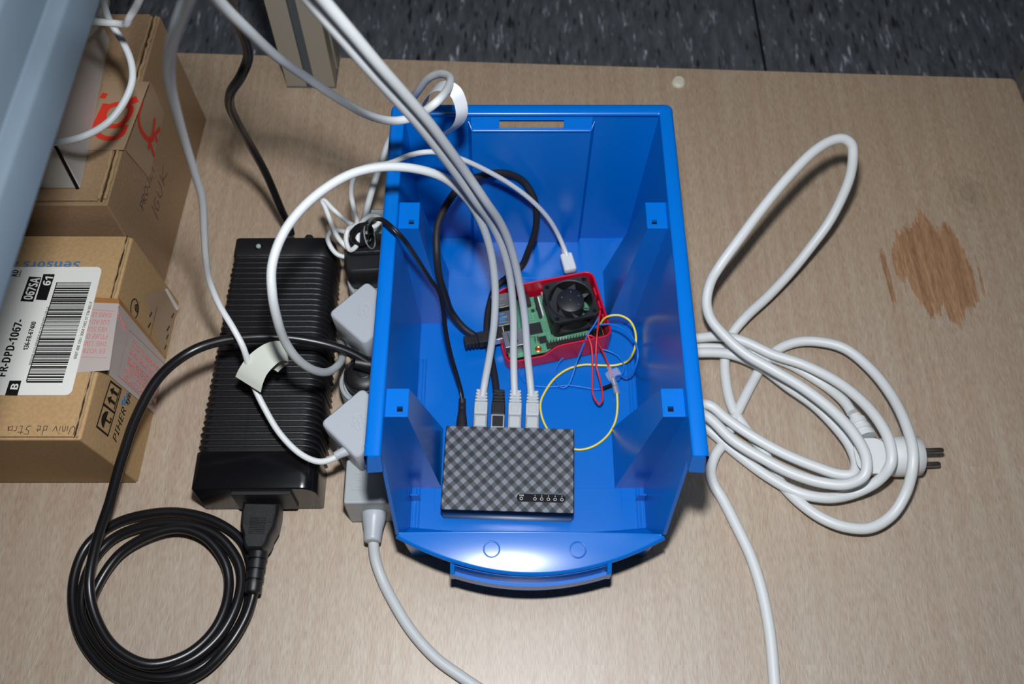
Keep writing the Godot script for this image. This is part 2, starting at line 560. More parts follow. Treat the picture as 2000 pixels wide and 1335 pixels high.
func _ready() -> void:
	# --- camera: 35 mm lens, looking down 60 degrees
	var cam := Camera3D.new()
	cam.name = "camera"
	var att := CameraAttributesPhysical.new()
	att.frustum_focal_length = 34.95
	att.frustum_focus_distance = 0.74
	att.exposure_aperture = 8.0
	cam.attributes = att
	cam.fov = 37.9
	cam.near = 0.02; cam.far = 20.0
	cam.transform = Transform3D(Basis(Vector3.RIGHT, deg_to_rad(-60.3)), Vector3(0, 0.77, 0))
	add_child(cam)
	cam.current = true
	# --- environment and light
	var env := Environment.new()
	env.background_mode = Environment.BG_COLOR
	env.background_color = rgb(120, 126, 134)
	env.background_energy_multiplier = 0.2
	env.tonemap_mode = Environment.TONE_MAPPER_LINEAR
	env.tonemap_exposure = 1.0
	env.sdfgi_enabled = true; env.ssao_enabled = true; env.ssil_enabled = true
	var we := WorldEnvironment.new()
	we.name = "surroundings"; we.environment = env
	add_child(we)
	var flash := SpotLight3D.new()                    # the flash on the camera's shoe, a little above the lens
	flash.name = "camera_flash"
	flash.position = Vector3(0.0, 0.80, -0.135)
	flash.rotation = Vector3(deg_to_rad(-68.0), 0, 0)
	flash.light_color = rgb(250, 252, 255)
	flash.light_energy = 0.70
	flash.light_size = 0.022
	flash.spot_angle = 64.0; flash.spot_angle_attenuation = 1.0
	flash.spot_range = 6.0; flash.spot_attenuation = 2.0; flash.shadow_enabled = true
	add_child(flash)
	var lamp := AreaLight3D.new()                     # weak fill beside the flash, added as an unseen ceiling panel
	lamp.name = "added_fill_light"
	lamp.position = Vector3(0.35, 2.40, -0.75)
	lamp.rotation = Vector3(-PI / 2, 0, 0)
	lamp.area_size = Vector2(1.18, 0.58)
	lamp.light_color = rgb(226, 238, 255)
	lamp.light_energy = 0.32
	lamp.area_range = 8.0; lamp.area_attenuation = 2.0; lamp.shadow_enabled = true
	add_child(lamp)
	make_materials()
	room()
	setting()
	posts()
	bin()
	boxes()
	power_brick()
	strip_and_adapters()
	switch_box()
	computer()
	loose_wires()
	network_cables()
	extension_cord()
	odds()

# ---------------------------------------------------------------- setting
func room() -> void:                                  # plain shell of the room; only its floor is in the picture
	for w in [["wall_left", -2560, -250, -2600, -2500, 2560, 1600, "plain pale wall at the left side of the room, outside the picture"], ["wall_right", 2500, -250, -2600, 2560, 2560, 1600, "plain pale wall at the right side of the room, outside the picture"], ["wall_back", -2560, -250, -2660, 2560, 2560, -2600, "plain pale wall beyond the dark floor, outside the picture"], ["wall_front", -2560, -250, 1600, 2560, 2560, 1660, "plain pale wall behind the photographer, outside the picture"], ["ceiling", -2560, 2450, -2660, 2560, 2560, 1660, "plain white ceiling high above the rack, outside the picture"]]:
		var a := Acc.new()
		box(a, Vector3(w[1], w[2], w[3]), Vector3(w[4], w[5], w[6]), 0)
		var o := part(w[0], a, M.wall, self)
		o.set_meta("kind", "structure"); o.set_meta("label", w[7])
	var l := thing("added_fill_panel", "added flat white ceiling panel for fill light above the rack, outside the picture", "lamp", Transform3D(Basis(), Vector3(0.35, 2.405, -0.75)))  # unseen panel, added to carry the fill light
	var b := Acc.new()
	box(b, Vector3(-610, 12, -310), Vector3(610, 45, 310), 4)
	part("housing", b, M.wall, l)
	b = Acc.new()
	box(b, Vector3(-590, 2, -290), Vector3(590, 12, 290), 1)
	part("diffuser", b, M.fill_panel_glow, l)

func setting() -> void:
	var a := Acc.new()
	a.face([Vector3(-2.5, -0.15, 1.6), Vector3(2.5, -0.15, 1.6), Vector3(2.5, -0.15, -2.6), Vector3(-2.5, -0.15, -2.6)], [Vector2(-5, 3.2), Vector2(5, 3.2), Vector2(5, -5.2), Vector2(-5, -5.2)])
	box(a, Vector3(-2500, -250, -2600), Vector3(2500, -151, 1600), 0)
	var f := part("floor", a, M.floor, self)
	f.set_meta("kind", "structure")
	f.set_meta("label", "dark slate floor covering with pale flecks beyond the plywood board")
	# seam between two sheets of the covering
	var s := Acc.new()
	box(s, Vector3(318, -150.5, -2600), Vector3(321, -149.7, 1600), 0)
	part("seam", s, M.dark, f)
	# plywood
	var b := thing("plywood_board", "large plywood shelf board with lengthwise grain and a brown stain", "board")
	var bl := Vector3(-0.76, 0, -0.812)
	var br := Vector3(0.5255, 0, -0.7575)
	var fr := Vector3(0.572, 0, 0.22)
	var fl := Vector3(-0.72, 0, 0.20)
	var t := Acc.new()
	var outline := PackedVector2Array([Vector2(fl.x, -fl.z), Vector2(fr.x, -fr.z), Vector2(br.x + 0.002, -br.z - 0.006), Vector2(br.x + 0.0005, -br.z - 0.0015), Vector2(br.x - 0.005, -br.z), Vector2(bl.x, -bl.z)])
	flat(t, outline, -0.018, 0.0, 0.0006)
	var uv2 := PackedVector2Array()
	for k in t.v.size():
		t.uv[k] = Vector2((t.v[k].x + 0.8) / 1.4, (t.v[k].z + 0.86) / 1.09)
		uv2.append(Vector2(t.v[k].x / 0.16, t.v[k].z / 0.16))
	var m := t.mesh()
	var arr := m.surface_get_arrays(0)
	arr[Mesh.ARRAY_TEX_UV2] = uv2
	var m2 := ArrayMesh.new()
	m2.add_surface_from_arrays(Mesh.PRIMITIVE_TRIANGLES, arr)
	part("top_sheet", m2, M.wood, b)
	var ply := Acc.new()
	flat(ply, inset(outline, 0.001), -0.024, -0.0182)
	part("underside_ply", ply, M.wood_edge, b)
	# screw cap
	var c := Acc.new()
	var at := Transform3D(Basis(), Vector3(0.1740, 0.0000, -0.7508))
	lathe(c, X2([0,-1, 7.2,-1, 7.2,1, 6.6,2.6, 5.2,3.6, 3.0,4.0, 0,4.0]), at, 28)
	ring(c, 0.0052, 0.0006, at.translated(Vector3(0, 0.0036, 0)))
	tag(part("screw_cap", c, M.cap, self), "small cream plastic cap pressed into the plywood near its far edge", "cap")

func profile_outline(w: float, d: float, slot: float, deep: float) -> PackedVector2Array:   # slotted extrusion, counter-clockwise
	var p := PackedVector2Array()
	var hw := w / 2
	var hd := d / 2
	var s := slot / 2
	for q in [[-hw, -hd], [-s, -hd], [-s, -hd + deep], [s, -hd + deep], [s, -hd], [hw, -hd], [hw, -s], [hw - deep, -s], [hw - deep, s], [hw, s], [hw, hd], [s, hd], [s, hd - deep], [-s, hd - deep], [-s, hd], [-hw, hd], [-hw, s], [-hw + deep, s], [-hw + deep, -s], [-hw, -s]]:
		p.append(Vector2(q[0], q[1]) * 0.001)
	return p

func posts() -> void:
	var o := thing("upright_post", "grey aluminium rack upright with a dark slot behind the bin", "post", Transform3D(Basis(Vector3.UP, deg_to_rad(-1.0)), Vector3(-0.2085, 0, -0.765)))
	var a := Acc.new()
	flat(a, profile_outline(50, 42, 9, 6), 0.001, 1.0, 0.0007)
	part("extrusion", a, M.alu, o)
	var ins := Acc.new()
	box(ins, Vector3(-4.3, 2, 15), Vector3(4.3, 1000, 19), 0.3)
	part("slot_cover", ins, M.slot, o)
	var ins2 := Acc.new()
	box(ins2, Vector3(19, 2, -4.3), Vector3(23, 1000, 4.3), 0.3)
	part("slot_cover", ins2, M.slot, o)
	var pad := Acc.new()
	box(pad, Vector3(-25.6, 0, -21.6), Vector3(25.6, 1.4, 21.6), 0.4)
	part("foot_pad", pad, M.slot, o)
	var o2 := thing("upright_post", "grey aluminium rack upright just past the far right board corner", "post", Transform3D(Basis(Vector3.UP, deg_to_rad(-2.4)), Vector3(0.592, -0.15, -0.79)))
	a = Acc.new()
	flat(a, profile_outline(50, 42, 9, 6), 0.001, 1.2, 0.0007)
	part("extrusion", a, M.alu, o2)
	ins = Acc.new()
	box(ins, Vector3(-4.3, 2, 15), Vector3(4.3, 1200, 19), 0.3)
	part("slot_cover", ins, M.slot, o2)
	# the rail of the shelf above, close to the lens
	var rail := thing("shelf_rail", "out-of-focus grooved aluminium rail hanging above the cardboard boxes", "rail", Transform3D(Basis(Vector3.UP, deg_to_rad(-1.2)), Vector3(-0.2065, 0.425, -0.3)))
	a = Acc.new()
	# section in x and y, swept along z: right face, rounded lip, channel, second lip
	var sec := X2([0,0, 0,22, -0.8,23.4, -2.2,24, -7.6,24, -8.6,25, -8.6,50, -9.4,51.4, -10.8,52, -24,52, -24,0])
	prism(a, sec, -0.425, 0.75, 0.0008)
	part("extrusion", a, M.alu_cool, rail)

# ---------------------------------------------------------------- blue bin
const CX0 := 0.013                                  # middle of the bin's floor

func cx(y: float) -> float:
	return CX0 + 0.003 * y / 0.17

func bp(lx: float, y: float, z: float) -> Vector3:        # millimetres from the bin's own middle line, z in the world
	return Vector3(cx(y * 0.001) + lx * 0.001, y * 0.001, z * 0.001)

func bin() -> void:
	var o := thing("stacking_bin", "large bright blue plastic open-front stacking bin holding the electronics", "bin")
	# floor
	var a := Acc.new()
	slab(a, [bp(-95, 0.2, -554), bp(95, 0.2, -554), bp(95.5, 0.2, -262), bp(-95.5, 0.2, -262)], Vector3(0, 0.003, 0))
	part("base", a, M.blue, o)
	# polished panels moulded into the floor
	a = Acc.new()
	slab(a, [bp(-76, 3.1, -300), bp(76, 3.1, -300), bp(76, 3.1, -279), bp(-76, 3.1, -279)], Vector3(0, 0.0004, 0), 0.0002)
	part("floor_panel", a, M.blue, o)
	a = Acc.new()
	slab(a, [bp(-70, 3.1, -549), bp(70, 3.1, -549), bp(70, 3.1, -505), bp(-70, 3.1, -505)], Vector3(0, 0.0004, 0), 0.0002)
	part("floor_panel", a, M.blue, o)
	# side walls
	for s: int in [-1, 1]:
		a = Acc.new()
		var inner := [bp(s * 94, 3, -554), bp(s * 102, 167, -559), bp(s * 102, 167, -262), bp(s * 101.3, 152, -261), bp(s * 97.5, 60, -241), bp(s * 94.5, 3, -262)]
		var th := Vector3(s * 0.0026, 0, 0)
		var nn := Vector3(-s * 0.997, 0.07, 0)
		var i0 := a.v.size()
		for p in inner: a.vert(p, nn)
		for k in range(1, 5): a.tri(i0, i0 + k, i0 + k + 1)
		i0 = a.v.size()
		for p in inner: a.vert(p + th, -nn)
		for k in range(1, 5): a.tri(i0, i0 + k, i0 + k + 1)
		for k in 6:
			var p: Vector3 = inner[k]
			var q: Vector3 = inner[(k + 1) % 6]
			var e := (q - p).cross(th).normalized()
			if e.dot((p + q) / 2 - (inner[0] + inner[2] + inner[4]) / 3) < 0: e = -e
			var j0 := a.vert(p, e)
			a.vert(q, e); a.vert(q + th, e); a.vert(p + th, e)
			a.quad(j0, j0 + 1, j0 + 2, j0 + 3)
		part("side_wall", a, M.blue, o)
		# fine ribs and tabs along the foot of the wall
		for r in [[-420, -352], [-300, -266]]:
			for k in 3:
				a = Acc.new()
				var lx: float = s * (93.4 - k * 2.6)
				var y0 := 3.0 + k * 0.3
				sweep(a, PackedVector3Array([bp(lx, y0, r[0]), bp(lx, y0, r[1])]), circle(0.0006, 6))
				part("foot_rib", a, M.blue, o)
		for zt: float in [-290.0, -530.0]:
			a = Acc.new()
			slab(a, [bp(s * 94.4, 3, zt), bp(s * 87, 3, zt), bp(s * 88.5, 16, zt), bp(s * 95, 16, zt)], Vector3(0, 0, 0.0014), 0.0003)
			part("foot_tab", a, M.blue, o)
		# stacking pillars with a square hole in the top
		for z in [[-471, -447, -512, -456], [-311, -290, -353, -300]]:
			a = Acc.new()
			var Y := 160.0
			var lo := [bp(s * 71, 3, z[2]), bp(s * 95, 3, z[2] + 12), bp(s * 95, 3, z[3]), bp(s * 71, 3, z[3])]
			var hi := [bp(s * 86.5, Y, z[0]), bp(s * 102.5, Y, z[0]), bp(s * 102.5, Y, z[1]), bp(s * 86.5, Y, z[1])]
			var hole_x := s * 92.0
			var hole_z: float = z[1] - 5.5
			var hs := 2.0
			for k in 4:
				if k == 1: continue
				var q := [lo[k], lo[(k + 1) % 4], hi[(k + 1) % 4], hi[k]]
				if s < 0: q.reverse()
				# ease the upper edge
				var f := Acc.new()
				q.reverse()
				a.face(q)
			var h := [bp(hole_x - s * hs, Y, hole_z - hs), bp(hole_x + s * hs, Y, hole_z - hs), bp(hole_x + s * hs, Y, hole_z + hs), bp(hole_x - s * hs, Y, hole_z + hs)]
			for k in 4:
				var e0: int = a.v.size()
				for p in [hi[k], hi[(k + 1) % 4], h[(k + 1) % 4], h[k]]: a.vert(p, Vector3.UP)
				a.quad(e0, e0 + 1, e0 + 2, e0 + 3)
				var w0: int = a.v.size()
				var mid: Vector3 = (h[0] + h[2]) / 2
				var wn: Vector3 = (mid - (h[k] + h[(k + 1) % 4]) / 2).normalized()
				for p in [h[k], h[(k + 1) % 4], h[(k + 1) % 4] - Vector3(0, 0.02, 0), h[k] - Vector3(0, 0.02, 0)]: a.vert(p, wn)
				a.quad(w0, w0 + 1, w0 + 2, w0 + 3)
			# rounded bead along the edges that catch light
			sweep(a, PackedVector3Array([hi[1] + Vector3(0, -0.0005, -0.0005), hi[2] + Vector3(0, -0.0005, 0)]), circle(0.0004, 6))
			sweep(a, PackedVector3Array([hi[3] + Vector3(0, -0.0009, -0.0007), hi[2] + Vector3(0, -0.0009, -0.0007)]), circle(0.001, 8))
			sweep(a, PackedVector3Array([hi[0] + Vector3(s * 0.0006, -0.0008, 0), hi[3] + Vector3(s * 0.0006, -0.0008, -0.0006)]), circle(0.0009, 8))
			part("pillar", a, M.blue, o)
			a = Acc.new()  # dark plate standing in for the shade inside the hollow pillar
			slab(a, [h[0] - Vector3(0, 0.006, 0), h[1] - Vector3(0, 0.006, 0), h[2] - Vector3(0, 0.006, 0), h[3] - Vector3(0, 0.006, 0)], Vector3(0, 0.003, 0), 0.0)
			part("pillar_hole_shade", a, M.dark, o)
	# back wall: two plain fields, a raised middle panel with a ledge, a hand slot above it
	a = Acc.new()
	for s: int in [-1, 1]:
		slab(a, [bp(s * 94.5, 3, -550), bp(s * 49, 3, -550), bp(s * 49, 167.5, -553), bp(s * 102.5, 167.5, -553)], Vector3(0, 0, -0.0025), 0.0002)
		slab(a, [bp(s * 50.5, 3, -550.5), bp(s * 47.5, 3, -545), bp(s * 47.5, 156, -547), bp(s * 50.5, 160, -553)], Vector3(s * 0.001, 0, 0), 0.0002)
		slab(a, [bp(s * 48.5, 156, -547), bp(s * 26, 156, -547), bp(s * 26, 167, -553.5), bp(s * 49.5, 167, -553.5)], Vector3(0, -0.001, -0.0012), 0.0003)
	slab(a, [bp(-26.2, 156, -547), bp(26.2, 156, -547), bp(26.2, 157.6, -547.9), bp(-26.2, 157.6, -547.9)], Vector3(0, -0.001, -0.0012), 0.0002)
	slab(a, [bp(-26.2, 163, -551.1), bp(26.2, 163, -551.1), bp(26.2, 167, -553.5), bp(-26.2, 167, -553.5)], Vector3(0, -0.001, -0.0012), 0.0002)
	slab(a, [bp(-48, 3, -545), bp(48, 3, -545), bp(48, 156, -547), bp(-48, 156, -547)], Vector3(0, 0, -0.0016), 0.0003)
	sweep(a, PackedVector3Array([bp(-47.5, 155.8, -546.8), bp(47.5, 155.8, -546.8)]), circle(0.0013, 8))
	part("back_wall", a, M.blue, o)
	# rim: one section swept round three sides
	a = Acc.new()
	var R := 113.0
	var rings := []
	var sec := [[-11.0, 166.5], [-11.3, 168.6], [-10.8, 169.6], [-9.5, 170], [-2.6, 170], [-1.2, 169.5], [-0.3, 168.4], [0, 167], [0.6, 151], [-2, 151], [-2.5, 165], [-9, 165]]
	var m := sec.size()
	var stations := [[-1, -1.0]]                      # side, share of the corner turned (-1: the front end)
	for k in 6: stations.append([-1, k / 5.0])
	for k in 6: stations.append([1, 1.0 - k / 5.0])
	stations.append([1, -1.0])
	for st in stations:
		var c: float = st[0]
		var t: float = PI / 2 * maxf(st[1], 0.0)
		var d := Vector3(c * cos(t), 0, -sin(t))
		var ids := []
		for j in m:
			var u: float = sec[j][0]
			var rr := maxf(6.0 + u, 1.6)
			var q := Vector3(c * (R + u - rr), 0, -(563.0 + u - rr)) + d * rr
			ids.append(bp(q.x, sec[j][1], -257.0 if st[1] < 0.0 else q.z))
		rings.append([ids, d])
	for k in rings.size() - 1:
		for j in m:
			var q := [rings[k][0][j], rings[k][0][(j + 1) % m], rings[k + 1][0][(j + 1) % m], rings[k + 1][0][j]]
			if q[0].distance_to(q[3]) < 1e-6 and q[1].distance_to(q[2]) < 1e-6: continue
			var i0 := a.v.size()
			for c in 4:
				var d: Vector3 = rings[k if c < 2 else k + 1][1]
				var jj: int = j if c in [0, 3] else (j + 1) % m
				# normal of this corner: average of the two section edges that meet, unless they meet sharply
				var e1 := Vector2(sec[(j + 1) % m][0] - sec[j][0], sec[(j + 1) % m][1] - sec[j][1]).normalized()
				var o1: int = (jj + m - 1) % m if jj == j else jj
				var e2 := Vector2(sec[(o1 + 1) % m][0] - sec[o1][0], sec[(o1 + 1) % m][1] - sec[o1][1]).normalized()
				var e := (e1 + e2).normalized() if e1.dot(e2) > 0.5 else e1
				a.vert(q[c], (d * -e.y + Vector3.UP * e.x).normalized())
			a.quad(i0, i0 + 1, i0 + 2, i0 + 3)
	for s: int in [-1, 1]:
		var c := [bp(s * 101, 152.5, -266), bp(s * 114.3, 152.0, -266), bp(s * 112.6, 152.0, -251.5), bp(s * 101, 152.5, -252), bp(s * 101.5, 169.7, -266), bp(s * 113.3, 169.7, -266), bp(s * 110.5, 169.7, -256.5), bp(s * 101.5, 169.7, -256.8)]
		hexa(a, c, 0.0012)
	part("rim", a, M.blue, o)
	# front: a broad lip with a bowed, rolled edge, a bowed wall below it, a plain wall inside
	a = Acc.new()
	var N := 28
	var bow := func(x: float) -> float: return -242.0 + 28.0 * (1.0 - pow(x / 99.0, 2))
	var lip_y := func(x: float, z: float) -> float: return 61.0 - 0.05 * (z + 243.0) - 0.0036 * pow(z + 243.0, 2) - 0.0004 * x * x - 0.02 * x
	var lip_n := func(x: float, z: float) -> Vector3: return Vector3(0.0008 * x + 0.02, 1.0, 0.05 + 0.0072 * (z + 243.0)).normalized()
	var i0 := a.v.size()
	for k in N + 1:
		var x := -99.0 + 198.0 * k / N
		var zf: float = bow.call(x)
		for q in 7:
			var z := lerpf(-243.0, zf, q / 6.0)
			a.vert(bp(x, lip_y.call(x, z), z), lip_n.call(x, z))
	for k in N:
		for q in 6: a.quad(i0 + k * 7 + q, i0 + k * 7 + q + 1, i0 + k * 7 + q + 8, i0 + k * 7 + q + 7)
	i0 = a.v.size()
	for k in N + 1:                                   # rolled edge, then the outer wall down to the foot
		var x := -99.0 + 198.0 * k / N
		var zf: float = bow.call(x)
		var yf: float = lip_y.call(x, zf)
		var ln: Vector3 = lip_n.call(x, zf)
		var t0 := atan2(ln.z, ln.y)
		var out := Vector3(56.0 * x / 9801.0, 0, 1).normalized()
		for q in 5:
			var t := t0 + (PI / 2 - t0 + 0.5) * q / 4.0
			var n2 := (out * sin(t) + Vector3.UP * cos(t)).normalized()
			a.vert(bp(x, yf, zf) + (n2 - ln) * 0.003, n2)
		a.vert(bp(x * 0.955, 0.3, -268.0 + 4.0 * (1.0 - pow(x / 99.0, 2))), (out - Vector3.UP * 0.6).normalized())
	for k in N:
		for q in 5: a.quad(i0 + k * 6 + q, i0 + k * 6 + q + 1, i0 + k * 6 + q + 7, i0 + k * 6 + q + 6)
	slab(a, [bp(-96.5, 52, -243), bp(96.5, 52, -243), bp(92, 1, -246), bp(-92, 1, -246)], Vector3(0, -0.0002, 0.002), 0.0)
	slab(a, [bp(-94, 0.3, -272), bp(94, 0.3, -272), bp(94, 0.3, -262), bp(-94, 0.3, -262)], Vector3(0, 0.003, 0), 0.0)
	var back := PackedVector3Array()
	for k in N + 1:
		var x := -98.0 + 196.0 * k / N
		back.append(bp(x, lip_y.call(x, -243.0) - 0.9, -242.6))
	sweep(a, back, circle(0.0010, 8))
	i0 = a.v.size()
	for k in N + 1:
		a.vert(back[k], Vector3.FORWARD); a.vert(Vector3(back[k].x, 0.04, -0.2435), Vector3.FORWARD)
	for k in N: a.quad(i0 + 2 * k, i0 + 2 * k + 1, i0 + 2 * k + 3, i0 + 2 * k + 2)
	part("front_lip", a, M.blue, o)
	for x: float in [-29.0, 34.5]:                     # moulded rings
		a = Acc.new()
		var ln: Vector3 = lip_n.call(x, -230.0)
		var p := bp(x, lip_y.call(x, -230.0) + 0.1, -230.0)
		ring(a, 0.0058, 0.00055, Transform3D(Basis(Vector3.RIGHT, ln, Vector3.RIGHT.cross(ln)), p))
		part("moulded_ring", a, M.blue, o)
	# label holder below the lip
	a = Acc.new()
	for band in [[5.5, 8.0, 37.0, 47.0], [0.6, 2.6, 36.0, 52.0], [2.6, 5.5, 36.0, 38.0]]:
		var ins := []
		var N2 := 20
		for k in N2:
			var x0 := -57.0 + 114.0 * k / N2
			var x1 := -57.0 + 114.0 * (k + 1) / N2
			var z0: float = -241 + 27.0 * (1.0 - pow(x0 / 99.0, 2))
			var z1: float = -241 + 27.0 * (1.0 - pow(x1 / 99.0, 2))
			hexa(a, [bp(x0, band[2], z0 + band[0]), bp(x1, band[2], z1 + band[0]), bp(x1, band[2], z1 + band[1]), bp(x0, band[2], z0 + band[1]), bp(x0, band[3], z0 + band[0]), bp(x1, band[3], z1 + band[0]), bp(x1, band[3], z1 + band[1]), bp(x0, band[3], z0 + band[1])], 0.0)
	for s: int in [-1, 1]:
		var zz: float = -241 + 27.0 * (1.0 - pow(57.0 / 99.0, 2))
		var xs: Array = [s * 56.0, s * 59.5]
		xs.sort()
		hexa(a, [bp(xs[0], 37, zz + 1), bp(xs[1], 37, zz + 1), bp(xs[1], 37, zz + 8.5), bp(xs[0], 37, zz + 8.5), bp(xs[0], 55, zz + 1), bp(xs[1], 55, zz + 1), bp(xs[1], 50, zz + 8.5), bp(xs[0], 50, zz + 8.5)], 0.0006)
	part("label_holder", a, M.blue, o)

# ---------------------------------------------------------------- cardboard
func boxes() -> void:
	var XR := Vector3.RIGHT
	var UP := Vector3.UP
	var ZF := Vector3.BACK                             # towards the viewer
	# ---- the larger box at the back
	var o := thing("cardboard_box", "larger dull brown cardboard box with red brush lettering on clear tape", "box")
	var a := Acc.new()
	var hb := 0.141
	hexa(a, [Vector3(-0.66, 0.0006, -0.705), Vector3(-0.311, 0.0006, -0.700), Vector3(-0.320, 0.0006, -0.487), Vector3(-0.66, 0.0006, -0.487), Vector3(-0.66, hb, -0.70), Vector3(-0.3145, hb, -0.695), Vector3(-0.3195, hb, -0.483), Vector3(-0.66, hb, -0.483)], 0.0016)
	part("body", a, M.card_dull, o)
	# two lid flaps that meet along the torn right edge
	a = Acc.new()
	slab(a, [Vector3(-0.66, hb + 0.0002, -0.694), Vector3(-0.3225, hb + 0.0002, -0.694), Vector3(-0.327, hb + 0.0002, -0.486), Vector3(-0.66, hb + 0.0002, -0.486)], Vector3(0, 0.0026, 0), 0.0006)
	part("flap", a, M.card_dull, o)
	a = Acc.new()
	var rng := RandomNumberGenerator.new()
	rng.seed = 5
	for side in 2:
		var pts := PackedVector3Array()
		for k in 40:
			var t := k / 39.0
			var p := Vector3(-0.3175, hb + 0.0012, -0.692).lerp(Vector3(-0.3225, hb + 0.0012, -0.488), t)
			pts.append(p + Vector3(side * -0.0045 + rng.randf_range(-0.0007, 0.0007), rng.randf_range(-0.0004, 0.0006), 0))
		sweep(a, pts, circle(0.0013, 6), func(t): return 0.8 + 0.5 * absf(sin(t * 37.0)))
	part("torn_edge", a, M.card_raw, o)
	a = Acc.new()
	slab(a, [Vector3(-0.3205, hb + 0.0001, -0.694), Vector3(-0.3190, hb + 0.0001, -0.694), Vector3(-0.3240, hb + 0.0001, -0.486), Vector3(-0.3255, hb + 0.0001, -0.486)], Vector3(0, 0.0006, 0), 0.0001)
	part("gap", a, M.card_dark, o)
	# clear tape with red brush lettering, over the edge
	var NB := Vector3(0.999, 0.0, 0.042)
	patch(o, "clear_tape", V([-346.4,144.2,-612.5, -308.3,144.2,-611.4, -315.6,144.2,-536.5, -347.7,144.2,-536.5]), UP, 0.0002, M.tape_clear)
	patch(o, "clear_tape", V([-313.6,131.4,-623.3, -313.8,92.6,-623.1, -316.8,87.2,-553.6, -317.1,138.6,-540.7]), NB, 0.0002, M.tape_clear, 0.0006)
	a = Acc.new()
	stroke3(a, V([-340.2,144.2,-584.1, -342.1,144.2,-572.2, -343.8,144.2,-559.9]), 0.0060, UP)
	stroke3(a, V([-343.5,144.2,-596.2, -344.0,144.2,-594.4]), 0.0052, UP)
	stroke3(a, smooth(V([-335.1,144.2,-561.0, -339.1,144.2,-572.2, -337.9,144.2,-581.3, -331.1,144.2,-585.8, -323.2,144.2,-584.7, -318.3,144.2,-581.3, -319.5,144.2,-570.0, -324.8,144.2,-562.2, -333.1,144.2,-561.6, -339.3,144.2,-558.8, -339.9,144.2,-553.3, -333.5,144.2,-548.9, -325.6,144.2,-548.9, -320.5,144.2,-553.3, -319.1,144.2,-561.0]), 3), 0.0046, UP, 0.0005)
	stroke3(a, smooth(V([-326.8,144.2,-585.8, -317.4,144.2,-590.4]), 2), 0.0075, UP)
	part("red_lettering", a, M.red_pen, o)
	a = Acc.new()
	stroke3(a, smooth(V([-314.8,136.5,-595.3, -315.3,136.8,-582.4, -315.6,130.6,-575.5, -315.7,119.5,-575.2, -315.6,108.4,-579.2, -315.3,101.0,-586.9]), 3), 0.0050, NB, 0.0010)
	stroke3(a, V([-314.6,107.6,-602.2, -315.2,103.9,-588.9, -315.8,104.3,-573.5]), 0.0044, NB, 0.0011)
	stroke3(a, V([-314.7,94.8,-602.9, -315.1,100.4,-592.1, -315.2,93.6,-590.9]), 0.0040, NB, 0.0012)
	stroke3(a, V([-315.6,104.0,-579.0, -315.8,91.8,-576.1]), 0.0040, NB, 0.0013)
	part("red_lettering", a, M.red_pen, o)
	# pen lettering on the right-hand face
	var px := Vector3(0.04, 0.03, -1).normalized()
	var py := Vector3(0.0, 1, 0.05).normalized()
	var w0: PackedVector3Array = V([-318.1,80.2,-523.9, -317.6,53.4,-536.9])
	scrawl(o, [[0, 0, 0, 8, 4, 7, 4, 4, 0, 4], [6, 0, 6, 8, 10, 7, 10, 5, 6, 4, 10, 0], [14, 0, 12, 4, 14, 8, 17, 7, 18, 3, 14, 0], [24, 8, 24, 1, 21, 0, 20, 2], [31, 8, 27, 8, 27, 0, 31, 0], [27, 4, 30, 4], [33, 8, 39, 8], [36, 8, 36, 0]], 0.00118, 0.0008, w0[0], px, py, M.pen)
	scrawl(o, [[0, -3, 2, 10], [10, 8, 6, 9, 4, 5, 5, 0, 9, 0, 10, 4, 7, 4], [14, 9, 14, 2, 17, 0, 21, 3, 21, 10], [25, 0, 26, 10], [34, 9, 26, 4, 35, 0]], 0.00140, 0.0008, w0[1], px, py, M.pen)
	# ---- the parcel in front
	var q := thing("cardboard_box", "light brown parcel with a white shipping label and a torn tape band", "box")
	var hs := 0.115
	a = Acc.new()
	hexa(a, [Vector3(-0.63, 0.0006, -0.482), Vector3(-0.3025, 0.0006, -0.4815), Vector3(-0.3075, 0.0006, -0.3055), Vector3(-0.63, 0.0006, -0.3055), Vector3(-0.63, hs, -0.473), Vector3(-0.3055, hs, -0.472), Vector3(-0.3095, hs, -0.2925), Vector3(-0.63, hs, -0.2925)], 0.002)
	part("body", a, M.card, q)
	a = Acc.new()
	slab(a, [Vector3(-0.63, hs + 0.0001, -0.4715), Vector3(-0.3105, hs + 0.0001, -0.4705), Vector3(-0.3150, hs + 0.0001, -0.2945), Vector3(-0.63, hs + 0.0001, -0.2945)], Vector3(0, 0.0022, 0), 0.0008)
	part("flap", a, M.card, q)
	a = Acc.new()
	for side in 2:
		var pts := PackedVector3Array()
		for k in 40:
			var p := Vector3(-0.3085, hs + 0.0008, -0.470).lerp(Vector3(-0.3125, hs + 0.0008, -0.2945), k / 39.0)
			pts.append(p + Vector3(side * -0.0026 + rng.randf_range(-0.0005, 0.0005), rng.randf_range(-0.0003, 0.0004), 0))
		sweep(a, pts, circle(0.0009, 6), func(t): return 0.8 + 0.5 * absf(sin(t * 29.0)))
	part("torn_edge", a, M.card_raw, q)
	a = Acc.new()
	slab(a, [Vector3(-0.3103, hs, -0.4715), Vector3(-0.3093, hs, -0.4715), Vector3(-0.3138, hs, -0.2945), Vector3(-0.3148, hs, -0.2945)], Vector3(0, 0.0012, 0), 0.0001)
	part("gap", a, M.card_dark, q)
	var NS := Vector3(0.999, 0.030, 0.028).normalized()
	# printed words under the label, upside down; pencil words near the front edge
	fit_words(q, "Sensors and", V([-340.9,118.1,-445.5, -412.1,118.1,-445.5]), 6.8, UP, M.blue_print, sans_bold, "lettering", -0.0008)
	var u0: PackedVector3Array = V([-314.2,118.1,-302.5])
	u0[0].y -= 0.0009
